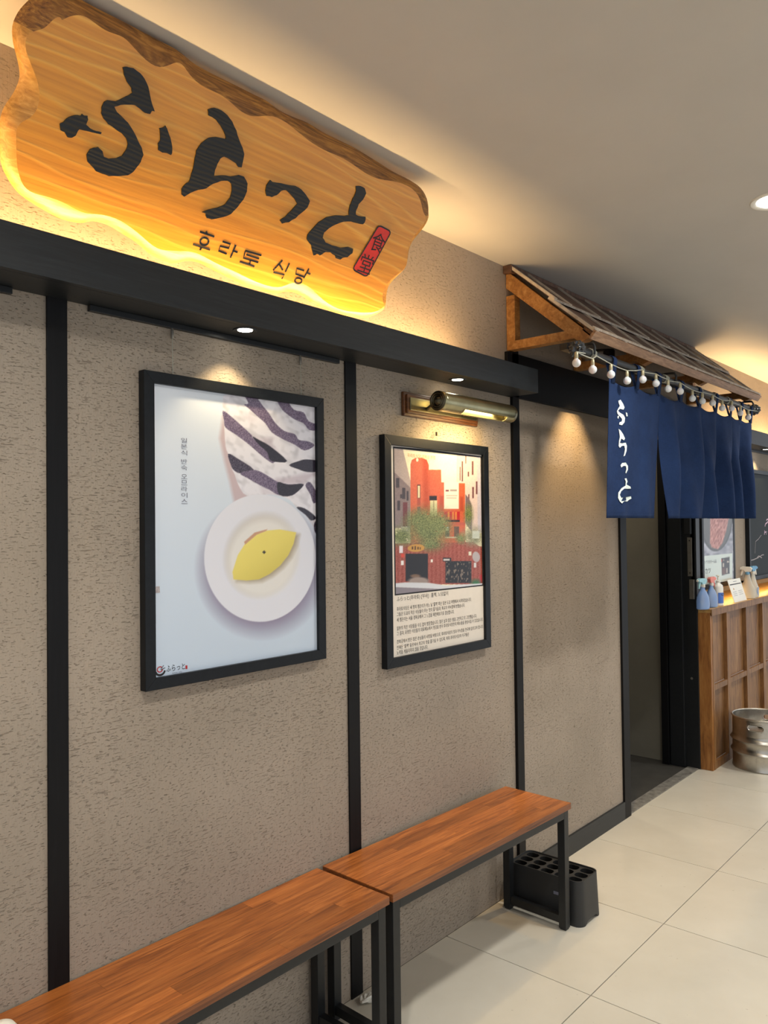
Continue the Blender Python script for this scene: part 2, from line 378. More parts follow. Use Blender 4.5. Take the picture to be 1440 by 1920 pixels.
# ------------------------------------------------------------------ the setting
wall = MB()
wall.box(-1.6, 3.858, 0, .12, 0, HC)
wall.box(3.858, 4.93, 0, .12, 2.04, HC)
wall.box(4.93, 9.0, 0, .02, 1.085, HC)
struct(build('wall_front', wall, 'plaster', origin=(0, 0, 0)), 'beige scratched plaster shop wall behind the benches', 'wall')
struct(box('ceiling', -3.5, 9.0, -5.0, .12, HC, HC + .05, 'ceiling'), 'plain off-white painted ceiling of the corridor', 'ceiling')
fl = box('floor', -3.5, 9.0, -5.0, .14, -.05, -.004, 'grout')
struct(fl, 'cream polished tile floor with thin dark joints', 'floor')
TS, TX0 = .5957, 2.3473
g = .0016
row0 = row1 = None
for k in range(-6, 11):
    for r in range(0, 6):
        y1 = -.5727 - (r - 1) * TS if r else 0.0
        y0 = -.5727 - r * TS
        src = row0 if r == 0 else row1
        if src is None:
            hy = (y1 - y0) / 2 - g
            o = build('floor_tile', MB().box(-TS / 2 + g, TS / 2 - g, -hy, hy, -.012, 0), 'tile', None, local=True, bevel=.0007)
            if r == 0: row0 = o
            else: row1 = o
        else:
            o = src.copy(); COL.objects.link(o)
        o.parent = fl; o.location = Vector((TX0 + (k + .5) * TS, (y0 + y1) / 2, 0)) - fl.location

TRIM_LBL = ['widest black timber strip on the wall left of the omelette poster', 'black timber strip on the wall between the two framed posters',
            'black timber strip on the wall right of the brass picture lamp', 'black timber strip forming the left side of the doorway']
for n, (x0, x1, pr, zt) in enumerate([(.853, .902, .006, 2.05), (1.838, 1.890, .006, 2.05), (2.838, 2.888, .014, 2.24), (3.858, 3.93, .012, 2.05)]):
    o = box('trim_%d' % (n + 1), x0, x1, -pr, .0 if n < 3 else .12, 0, zt, 'post_wood', bevel=.001, origin=((x0 + x1) / 2, 0, 0))
    struct(o, TRIM_LBL[n], 'trim')
o = box('baseboard_front', 2.888, 3.858, -.012, 0, 0, .088, 'black_wood', bevel=.001, origin=(3.35, 0, 0))
struct(o, 'low black baseboard under the warm-lit wall panel by the door', 'baseboard')

# vestibule behind the doorway
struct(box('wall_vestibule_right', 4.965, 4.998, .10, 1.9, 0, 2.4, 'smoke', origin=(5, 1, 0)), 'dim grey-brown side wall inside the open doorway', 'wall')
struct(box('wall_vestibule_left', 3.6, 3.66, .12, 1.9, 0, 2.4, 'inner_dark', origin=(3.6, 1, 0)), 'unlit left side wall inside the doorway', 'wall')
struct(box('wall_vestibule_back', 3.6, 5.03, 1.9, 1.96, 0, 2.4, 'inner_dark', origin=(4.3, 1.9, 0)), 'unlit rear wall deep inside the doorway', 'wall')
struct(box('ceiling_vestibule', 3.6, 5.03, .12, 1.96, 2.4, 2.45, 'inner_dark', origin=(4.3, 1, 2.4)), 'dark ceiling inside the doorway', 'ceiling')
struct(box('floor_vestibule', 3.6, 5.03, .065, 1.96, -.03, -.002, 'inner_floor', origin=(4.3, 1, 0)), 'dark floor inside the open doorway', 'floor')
sl = MB().box(3.93, 4.93, .0, .065, -.01, .004)
struct(build('trim_5', sl, 'sill', origin=(4.4, 0, 0)), 'worn metal threshold strip at the foot of the doorway', 'trim')

vl = empty('vestibule_fill', (4.35, 1.1, 2.4), 'added fill lamp, out of view, brightening the inside of the doorway', 'added fill lamp')  # unseen lamp added to lift the dark vestibule walls
build('fill_disc', MB().lathe([(0, -.03), (.05, -.028), (.06, -.01), (.062, -.001)], (4.35, 1.1, 2.4), 28), 'lens', vl)
pt = bpy.data.lights.new('vestibule_fill_light', 'POINT'); pt.energy = 15; pt.color = (1, .86, .66); pt.shadow_soft_size = .06
po = bpy.data.objects.new('vestibule_fill_light', pt); COL.objects.link(po); po.parent = vl; po.location = (0, 0, -.11)

dr = empty('door_1', (4.95, 0, 0), 'black metal door frame at the right of the open doorway', 'door', kind='structure')
box('door_jamb', 4.93, 4.995, -.012, .165, 0, 2.04, 'metal_black', dr, .002)
box('door_stop', 4.915, 4.93, .075, .165, 0, 2.04, 'metal_black', dr, .002)
box('door_leaf', 4.905, 4.955, .17, .215, 0, 2.04, 'post_wood', dr, .002)
lp = box('strike_plate', 4.924, 4.930, .012, .040, 1.18, 1.42, 'wire', dr, .001)
for z in (1.20, 1.40):
    build('screw', MB().lathe([(0.0, -.001), (.004, -.001), (.004, .0)], (4.924, .026, z), 10, axis='x'), 'metal_black', lp)
box('lock_case', 4.916, 4.930, .0, .03, 1.04, 1.16, 'wire', dr, .002)
box('door_closer', 4.90, 4.93, .01, .05, 1.44, 1.56, 'metal_black', dr, .003)
build('bolt_head', MB().lathe([(0, -.003), (.007, -.003), (.008, 0)], (4.93, .03, .55), 14, axis='x'), 'wire', dr)

hd = box('door_header', 2.80, 5.0, -.014, 0, 2.042, 2.228, 'post_wood', bevel=.002, origin=(3.9, 0, 2.04))
struct(hd, 'deep black header board across the wall under the canopy', 'trim'); hd.name = 'trim_6'

# ------------------------------------------------------------------ lit black beams
BY, BZ0, BZ1 = -.137, 2.042, 2.139
def beam(x0, x1, label, led0, led1, ledlabel):
    r = empty('wall_beam', ((x0 + x1) / 2, 0, BZ0), label, 'beam', 'black light beams along the shop wall')
    box('front_board', x0, x1, BY, BY + .018, BZ0, BZ1, 'black_wood', r, .0012)
    box('bottom_board', x0, x1, BY + .018, 0, BZ0, BZ0 + .018, 'black_wood', r)
    box('end_board', x1 - .016, x1, BY + .018, 0, BZ0 + .018, BZ1, 'black_wood', r)
    box('end_board', x0, x0 + .016, BY + .018, 0, BZ0 + .018, BZ1, 'black_wood', r)
    l = box('led_strip', led0, led1, -.105, -.085, BZ0 + .018, BZ0 + .026, 'led', None, origin=((led0 + led1) / 2, -.09, BZ0 + .018))
    tag(l, ledlabel, 'light strip', 'warm strips hidden in the beams')
    ar = bpy.data.lights.new('led_glow', 'AREA'); ar.shape = 'RECTANGLE'; ar.size = led1 - led0; ar.size_y = .05
    ar.energy = LED_W * (led1 - led0); ar.color = (1.0, .63, .27)
    ao = bpy.data.objects.new('led_glow', ar); COL.objects.link(ao); ao.parent = l
    ao.location = (0, -.003, .022); ao.rotation_euler = (PI, 0, 0)
beam(-1.6, 2.834, 'long black beam jutting over the two framed posters, below the wooden sign', -1.5, 2.42, 'warm light strip lying in the beam under the wooden sign')
beam(5.06, 8.9, 'black beam right of the blue curtain, above the blackboard', 5.2, 8.8, 'warm light strip lying in the beam above the blackboard')

def beam_spot(x, y, label, power=5.0, size=1.75):
    r = empty('beam_spotlight', (x, y, BZ0), label, 'spotlight', 'small spotlights under the beams')
    build('trim_ring', MB().lathe([(.019, .001), (.024, .0), (.033, -.003), (.034, 0.001)], (x, y, BZ0), 28), 'metal_black', r)
    build('lens', MB().lathe([(0, -.0015), (.020, -.0012), (.021, .001)], (x, y, BZ0), 24), 'lens', r)
    sp = bpy.data.lights.new('spot_beam', 'SPOT'); sp.energy = power; sp.spot_size = size; sp.spot_blend = .55; sp.shadow_soft_size = .012; sp.color = (1.0, .78, .45)
    so = bpy.data.objects.new('spot_beam', sp); COL.objects.link(so); so.parent = r; so.location = (0, 0, -.008)
beam_spot(1.365, -.085, 'small round spotlight in the beam above the omelette poster')
beam_spot(2.362, -.074, 'small round spotlight in the beam above the brass picture lamp', 4)
beam_spot(.36, -.08, 'small round spotlight in the beam, left of the picture')
beam_spot(6.18, -.085, 'small round spotlight in the beam above the blackboard', 5)

# picture-hanging tracks, hooks, wires
def track(x0, x1, label):
    o = box('hanging_track', x0, x1, -.014, 0, 2.027, 2.0415, 'metal_black', bevel=.001, origin=((x0 + x1) / 2, 0, 2.03))
    tag(o, label, 'picture rail', 'picture rails under the beams')
track(.955, 1.805, 'thin black picture rail above the omelette poster')
track(-.6, .772, 'thin black picture rail left of the leftmost timber strip')
track(5.3, 8.0, 'thin black picture rail above the blackboard')
for x, wh in ((1.185, 'left'), (1.638, 'right')):
    r = empty('picture_hook', (x, -.008, 2.0), 'clear picture hook and wire holding the %s side of the omelette poster' % wh, 'hook', 'hooks of the omelette poster')
    build('hook', MB().tube([(x, -.008, 2.03), (x, -.010, 2.012), (x, -.010, 2.0)], [.003, .0045, .004], 8), 'wire', r)
    build('wire', MB().tube([(x, -.010, 2.0), (x, -.012, 1.9)], .0008, 6), 'cord', r)

# ------------------------------------------------------------------ ceiling downlights
DL_LBL = ['round recessed downlight in the ceiling at the right edge of the picture', 'ceiling downlight left of the wooden sign, nearest the viewer', 'ceiling downlight farthest left along the shop wall',
          'ceiling downlight in front of the beer keg and counter', 'ceiling downlight in front of the far end of the blackboard', 'ceiling downlight across the corridor facing the benches',
          'ceiling downlight across the corridor facing the doorway', 'ceiling downlight across the corridor behind the viewer', 'ceiling downlight across the corridor facing the counter']
for k, (x, y) in enumerate(DOWNLIGHTS):
    r = empty('ceiling_downlight', (x, y, HC), DL_LBL[k], 'downlight', 'ceiling downlights')
    build('trim_ring', MB().lathe([(.062, -.001), (.066, -.004), (.080, -.004), (.082, 0)], (x, y, HC), 32), 'white_plastic', r)
    build('lens', MB().lathe([(0, -.002), (.062, -.0015), (.063, 0)], (x, y, HC), 28), 'lens_cool', r)
    sp = bpy.data.lights.new('downlight_beam', 'SPOT'); sp.energy = DOWNLIGHT_W; sp.spot_size = 2.5; sp.spot_blend = .8; sp.shadow_soft_size = .06
    sp.color = (1.0, .97, .91)
    so = bpy.data.objects.new('downlight_beam', sp); COL.objects.link(so); so.parent = r; so.location = (0, 0, -.012)

# ------------------------------------------------------------------ carved wooden shop sign
SK = .52; SPC = -.088 + SK * 2.15; SN = math.hypot(1, SK)
S_N = np.array([0, -1, -SK]) / SN            # outward normal (tilted down to the corridor)
S_V = np.array([0, -SK, 1]) / SN             # up the face
S_U = np.array([1.0, 0, 0])
S_O = np.array([1.4, -.088, 2.15])
def on_sign(x, y, off=0.0):
    d = ray(x, y); c = SPC - off * SN            # plane y + k z = c
    t_ = (c - CAM[1] - SK * CAM[2]) / (d[1] + SK * d[2]); return CAM + t_ * d
def suv(P): q = np.asarray(P) - S_O; return np.array([q @ S_U, q @ S_V])
def sxyz(u, v, d=0.0): return S_O + u * S_U + v * S_V + d * S_N
def crv(pts, n=3):
    out = []; m = len(pts); P = [np.asarray(p, float) for p in pts]
    for i in range(m):
        p0, p1, p2, p3 = P[i - 1], P[i], P[(i + 1) % m], P[(i + 2) % m]
        for k in range(n):
            q = k / n
            out.append(.5 * ((2 * p1) + (-p0 + p2) * q + (2 * p0 - 5 * p1 + 4 * p2 - p3) * q * q + (-p0 + 3 * p1 - 3 * p2 + p3) * q ** 3))
    return out
OUT = [(130, -30), (90, 5), (60, 40), (42, 85), (45, 140), (60, 200), (65, 250), (45, 300), (15, 345), (2, 390), (2, 450), (5, 525), (30, 580), (60, 620),
       (100, 650), (150, 680), (200, 705), (260, 718), (300, 712), (350, 725), (400, 755), (440, 780), (480, 815), (520, 835), (560, 848), (600, 840),
       (640, 845), (680, 865), (730, 890), (780, 915), (840, 935), (890, 945), (920, 938), (960, 945), (1000, 970), (1050, 995), (1100, 1012), (1150, 1022),
       (1190, 1020), (1225, 1000), (1240, 975), (1245, 945), (1250, 915), (1275, 885), (1300, 855), (1308, 815), (1320, 780), (1350, 745), (1372, 710),
       (1380, 680), (1375, 640), (1355, 605), (1320, 580), (1270, 555), (1230, 530), (1190, 505), (1140, 475), (1090, 450), (1040, 425), (990, 395), (940, 375),
       (900, 355), (860, 325), (820, 305), (780, 285), (740, 265), (700, 245), (660, 225), (620, 200), (590, 175), (570, 140), (550, 100), (520, 70), (470, 50),
       (420, 45), (385, 52), (350, 45), (310, 25), (275, 0), (240, -25), (200, -40), (160, -42)]
sil = [suv(on_sign(x * .58333, y * .58333, -.02)) for x, y in OUT]
vmax = (HC - .012 - S_O[2] + .0) / S_V[2] - .012
sil = crv([np.array([p[0], min(p[1], vmax)]) for p in sil], 3)
N = len(sil); A = np.array(sil)
area = .5 * np.sum(A[:, 0] * np.roll(A[:, 1], -1) - np.roll(A[:, 0], -1) * A[:, 1])
tan = np.roll(A, -2, 0) - np.roll(A, 2, 0); tan /= np.linalg.norm(tan, axis=1)[:, None]
nin = np.stack([-tan[:, 1], tan[:, 0]], 1) * (1 if area > 0 else -1)      # inward normals
def smooth_arr(a, n):
    for _ in range(n): a = (np.roll(a, 1, 0) + a + np.roll(a, -1, 0)) / 3
    return a
topness = -nin[:, 1]                                                     # 1 on upper edge, -1 on lower
rw = np.array([.024 + .016 * math.sin(i * .37) * math.sin(i * .11) for i in range(N)])
rw = smooth_arr(np.where(topness > .2, rw * 1.55, np.where(topness < -.3, rw * 1.0, rw * .9)), 6)
inner = smooth_arr(A + smooth_arr(nin, 3) * rw[:, None], 2)
mid = A + (inner - A) * .42
back = smooth_arr(A + nin * .015, 2)
def clampz(P): P = np.array(P); P[2] = min(P[2], HC - .004); return P
L0 = [sxyz(*p) for p in inner]; L1 = [sxyz(p[0], p[1], -.007) for p in mid]
L2 = [clampz(sxyz(p[0], p[1], -.024)) for p in A]; L3 = [clampz(sxyz(p[0], p[1], -.052)) for p in back]
sg = empty('wooden_sign', tuple(S_O), 'large live-edge wooden slab sign with black carved brush lettering above the beam', 'sign')
fm = MB(); fm.add(L0, [tuple(range(N))]); fm.add(L3, [tuple(range(N))[::-1]])
build('slab_face', fm, 'sign', sg, smooth=False)
for nm, mt, sel in (('bark_edge', 'bark', lambda i: topness[i] > .2 and A[i, 1] > (.18 if A[i, 0] > -.5 else .37)), ('rounded_rim', 'rim', lambda i: not (topness[i] > .2 and A[i, 1] > (.18 if A[i, 0] > -.5 else .37)))):
    mb = MB(); mb.v = [tuple(p) for L in (L0, L1, L2, L3) for p in L]; mb.smooth = True
    for i in range(N):
        if not sel(i): continue
        j = (i + 1) % N
        for k in range(3): mb.f.append((k * N + i, k * N + j, (k + 1) * N + j, (k + 1) * N + i))
    o = build(nm, mb, mt, sg, recalc=False)
    bm = bmesh.new(); bm.from_mesh(o.data)
    bmesh.ops.delete(bm, geom=[v for v in bm.verts if not v.link_faces], context='VERTS'); bmesh.ops.recalc_face_normals(bm, faces=bm.faces)
    bm.to_mesh(o.data); bm.free()
for u in (-.45, .35):
    box('wall_bracket', S_O[0] + u - .02, S_O[0] + u + .02, -.15, 0, 2.36, 2.385, 'metal_black', sg)
def G5(p): return [(90 + .27083 * x, 90 + .27083 * y) for x, y in p]
def G6(p): return [(340 + .29167 * x, 320 + .29167 * y) for x, y in p]
GLY = [
 G5([(80,525),(105,512),(128,488),(165,468),(205,462),(220,470),(235,456),(250,466),(272,470),(275,495),(262,530),(290,555),(330,575),(370,583),(365,595),(330,590),(270,575),(215,562),(200,580),(190,605),(165,622),(135,618),(115,582),(85,568)]),
 G5([(515,132),(545,130),(590,140),(635,172),(665,210),(690,265),(705,330),(720,390),(738,440),(718,435),(705,458),(670,450),(635,420),(600,395),(550,390),(500,395),(455,405),(475,440),(510,475),(550,515),(590,575),(620,635),(645,690),(657,740),(640,790),(610,825),(590,855),(550,880),(480,885),(420,885),(370,870),(330,850),(300,815),(270,785),(265,735),(290,700),(315,690),(345,685),(375,712),(385,755),(420,765),(470,762),(510,745),(540,705),(550,665),(540,625),(510,590),(465,560),(415,525),(385,490),(368,450),(370,410),(385,370),(410,360),(470,368),(520,345),(560,325),(582,310),(575,275),(545,230),(525,185)]),
 G5([(770,552),(795,552),(812,535),(830,575),(845,620),(858,680),(858,730),(850,742),(820,728),(790,725),(762,705),(758,660),(775,640),(775,590)]),
 G5([(1105,425),(1150,412),(1200,430),(1240,465),(1275,510),(1300,570),(1320,630),(1345,690),(1358,735),(1350,780),(1338,826),(1315,822),(1300,800),(1260,770),(1215,750),(1190,765),(1170,800),(1155,845),(1148,885),(1200,880),(1260,888),(1320,880),(1355,890),(1378,935),(1375,990),(1350,1050),(1310,1100),(1265,1150),(1210,1170),(1130,1188),(1095,1175),(1090,1145),(1065,1135),(1110,1118),(1170,1105),(1225,1080),(1260,1035),(1272,985),(1270,940),(1240,918),(1195,920),(1140,940),(1095,970),(1040,982),(985,1000),(940,1027),(922,1015),(922,975),(950,940),(975,925),(990,870),(1005,830),(1015,760),(1025,710),(1060,660),(1110,620),(1160,615),(1230,630),(1225,600),(1195,540),(1160,495),(1110,465)]),
 G6([(545,95),(568,58),(582,72),(640,80),(690,92),(730,95),(770,120),(800,155),(825,195),(810,235),(770,270),(730,305),(690,330),(645,338),(632,318),(665,295),(700,260),(745,210),(725,180),(690,140),(670,122),(640,130),(610,155),(580,168),(545,162),(540,130)]),
 G6([(1118,100),(1150,97),(1178,112),(1187,145),(1165,185),(1140,215),(1122,250),(1118,280),(1140,292),(1180,295),(1182,320),(1165,345),(1125,338),(1085,325),(1040,328),(990,345),(945,372),(915,395),(908,430),(925,460),(965,478),(1020,495),(1070,490),(1103,500),(1098,528),(1065,555),(1030,560),(1020,572),(990,562),(985,545),(955,525),(925,522),(905,535),(890,545),(870,535),(850,545),(838,510),(835,480),(805,440),(808,410),(845,370),(880,330),(930,300),(990,285),(1050,290),(1075,285),(1075,250),(1090,200),(1110,160),(1120,130)])]
for gl in GLY:
    pts = []
    for i, p in enumerate(gl):                     # slightly ragged carved edge
        q = gl[(i + 1) % len(gl)]
        for k in (0, .5):
            pts.append((p[0] + (q[0] - p[0]) * k + random.uniform(-.5, .5), p[1] + (q[1] - p[1]) * k + random.uniform(-.5, .5)))
    build('brush_character', MB().prism([on_sign(x, y, .0003) for x, y in pts], S_N * .002), 'lacquer', sg, smooth=False)
HAN = {'hu': [[(160,388),(166,408)], [(120,392),(212,425)], ['c', 148, 455, 27, 24], [(75,472),(185,508)], [(130,490),(120,512)]],
       'ra': [[(265,455),(315,472),(305,498),(250,485),(240,515),(292,535)], [(350,478),(315,560)], [(335,515),(362,525)]],
       'to': [[(410,514),(515,545)], [(412,516),(400,560),(495,590)], [(418,538),(500,566)], [(445,575),(438,600)], [(375,585),(470,617)]],
       'sik': [[(650,576),(590,640)], [(630,602),(652,640)], [(695,595),(668,652)], [(592,652),(662,670),(645,696)]],
       'dang': [[(790,643),(742,628),(736,664),(786,682)], [(820,630),(786,692)], [(806,655),(830,665)], ['c', 752, 708, 22, 18]]}
for k, sts in HAN.items():
    mb = MB()
    for st in sts:
        if st[0] == 'c':
            P = G6([(st[1] + st[3] * math.cos(a * PI / 8), st[2] + st[4] * math.sin(a * PI / 8)) for a in range(16)]); cl = True
        else: P = G6(st); cl = False
        mb.ribbon([on_sign(x, y, .0009) for x, y in P], .0052, S_N, cl)
    build('korean_syllable', mb, 'lacquer', sg, recalc=False)
# red seal
cs = [np.array(p) for p in G6([(1270, 350), (1350, 392), (1192, 684), (1100, 634)])]
def rrect(cs, r, n=5):
    out = []
    for i in range(4):
        p, a, b = cs[i], cs[i - 1], cs[(i + 1) % 4]
        p0 = p + (a - p) / np.linalg.norm(a - p) * r; p1 = p + (b - p) / np.linalg.norm(b - p) * r
        for k in range(n + 1):
            q = k / n; out.append((1 - q) ** 2 * p0 + 2 * q * (1 - q) * p + q * q * p1)
    return out
se = build('red_seal', MB().prism([on_sign(x, y, .0003) for x, y in rrect(cs, 7)], S_N * .0015), 'red', sg, smooth=False, label='red rounded seal with two black characters')
build('seal_border', MB().ribbon([on_sign(x, y, .0024) for x, y in rrect(cs, 7)], .0045, S_N, True), 'lacquer', se, recalc=False)
c_ = np.mean([suv(on_sign(*p)) for p in cs], 0)
w_, h_ = .056, .055
for ch, (px, py) in (('\u98df', (1262, 462)), ('\u5802', (1186, 598))):
    q = suv(on_sign(*G6([(px, py)])[0]))
    build('seal_character', text_on(MB(), ch, sxyz(q[0] - w_ / 2, q[1] - h_ / 2, .0026), S_U, S_V, w_, h_), 'black_ink', se, recalc=False)

# ------------------------------------------------------------------ painted prints (colour per vertex, flat on the paper)
def inpoly(X, Y, P):
    r = np.zeros(X.shape, bool); n = len(P); j = n - 1
    for i in range(n):
        xi, yi = P[i]; xj, yj = P[j]
        if yi != yj:
            c = ((yi > Y) != (yj > Y)) & (X < (xj - xi) * (Y - yi) / (yj - yi) + xi); r ^= c
        j = i
    return r
def pdist(X, Y, P):
    d = np.full(X.shape, 1e9); n = len(P)
    for i in range(n):
        ax, ay = P[i]; bx, by = P[(i + 1) % n]; vx, vy = bx - ax, by - ay
        q = np.clip(((X - ax) * vx + (Y - ay) * vy) / (vx * vx + vy * vy + 1e-9), 0, 1)
        d = np.minimum(d, np.hypot(X - ax - q * vx, Y - ay - q * vy))
    return d
def pmask(X, Y, P, soft):
    s_ = np.where(inpoly(X, Y, P), 1, -1) * pdist(X, Y, P); return np.clip(.5 + s_ / (2 * soft), 0, 1)
def emask(X, Y, cx, cy, a, b, rot=0, soft=.02):
    c, s_ = math.cos(rot), math.sin(rot); u = ((X - cx) * c + (Y - cy) * s_) / a; v = (-(X - cx) * s_ + (Y - cy) * c) / b
    return np.clip(.5 + (1 - np.hypot(u, v)) / (2 * soft), 0, 1)
def vnoise(X, Y, seed=0):
    def h(i, j): 
        q = np.sin(i * 127.1 + j * 311.7 + seed * 74.7) * 43758.5453; return q - np.floor(q)
    i, j = np.floor(X), np.floor(Y); u, v = X - i, Y - j; u = u * u * (3 - 2 * u); v = v * v * (3 - 2 * v)
    return (h(i, j) * (1 - u) + h(i + 1, j) * u) * (1 - v) + (h(i, j + 1) * (1 - u) + h(i + 1, j + 1) * u) * v
class Paint:
    def __init__(s, X, Y, bg): s.X, s.Y = X, Y; s.c = np.empty(X.shape + (3,)); s.c[:] = bg
    def lay(s, m, col):
        col = np.asarray(col, float)
        s.c = s.c * (1 - m[..., None]) + col * m[..., None]
    def poly(s, P, col, soft=1.0, a=1.0): s.lay(pmask(s.X, s.Y, P, soft) * a, col)
    def rect(s, x0, y0, x1, y1, col, soft=1.0, a=1.0): s.poly([(x0, y0), (x1, y0), (x1, y1), (x0, y1)], col, soft, a)
    def ell(s, cx, cy, a_, b_, col, rot=0, soft=.02, a=1.0): s.lay(emask(s.X, s.Y, cx, cy, a_, b_, rot, soft) * a, col)
def print_grid(name, x0, x1, z0, z1, y, nx, nz, paint, parent):
    xs = np.linspace(x0, x1, nx); zs = np.linspace(z0, z1, nz); GX, GZ = np.meshgrid(xs, zs)
    V = np.stack([GX, np.full_like(GX, y), GZ], -1).reshape(-1, 3)
    d = V - CAM; z = d @ _F; PX = (720 + FPX * (d @ _R) / z).reshape(nz, nx); PY = (960 - FPX * (d @ _U) / z).reshape(nz, nx)
    col = np.clip(paint(PX, PY), 0, 255) / 255.0
    col = np.where(col <= .04045, col / 12.92, ((col + .055) / 1.055) ** 2.4).reshape(-1, 3)
    idx = np.arange(nx * nz).reshape(nz, nx)
    Fq = np.stack([idx[:-1, :-1], idx[:-1, 1:], idx[1:, 1:], idx[1:, :-1]], -1).reshape(-1, 4)
    me = bpy.data.meshes.new(name); me.from_pydata((V - np.array(wloc(parent))).tolist(), [], Fq.tolist())
    at = me.color_attributes.new('print', 'FLOAT_COLOR', 'POINT')
    at.data.foreach_set('color', np.concatenate([col, np.ones((len(col), 1))], 1).astype(np.float32).ravel())
    me.materials.append(MT['print'])
    o = bpy.data.objects.new(name, me); COL.objects.link(o); o.parent = parent; return o
def frame_rect(corn, Y):
    P = [W(x, y, Y) for x, y in corn]
    return (P[0][0] + P[3][0]) / 2, (P[1][0] + P[2][0]) / 2, (P[2][2] + P[3][2]) / 2, (P[0][2] + P[1][2]) / 2
def frame(root, x0, x1, z0, z1, bw, y0, mat='frame'):
    """four mitred rails standing y0 off the wall"""
    o = [(x0, z0), (x1, z0), (x1, z1), (x0, z1)]; i = [(x0 + bw, z0 + bw), (x1 - bw, z0 + bw), (x1 - bw, z1 - bw), (x0 + bw, z1 - bw)]
    for k in range(4):
        j = (k + 1) % 4
        P = [(o[k][0], y0, o[k][1]), (o[j][0], y0, o[j][1]), (i[j][0], y0, i[j][1]), (i[k][0], y0, i[k][1])]
        build('frame_rail', MB().prism(P, (0, -y0 - .001, 0)), mat, root, smooth=False, bevel=.0012)
    box('backing', x0 + .01, x1 - .01, y0 + .012, -.001, z0 + .01, z1 - .01, 'frame', root)

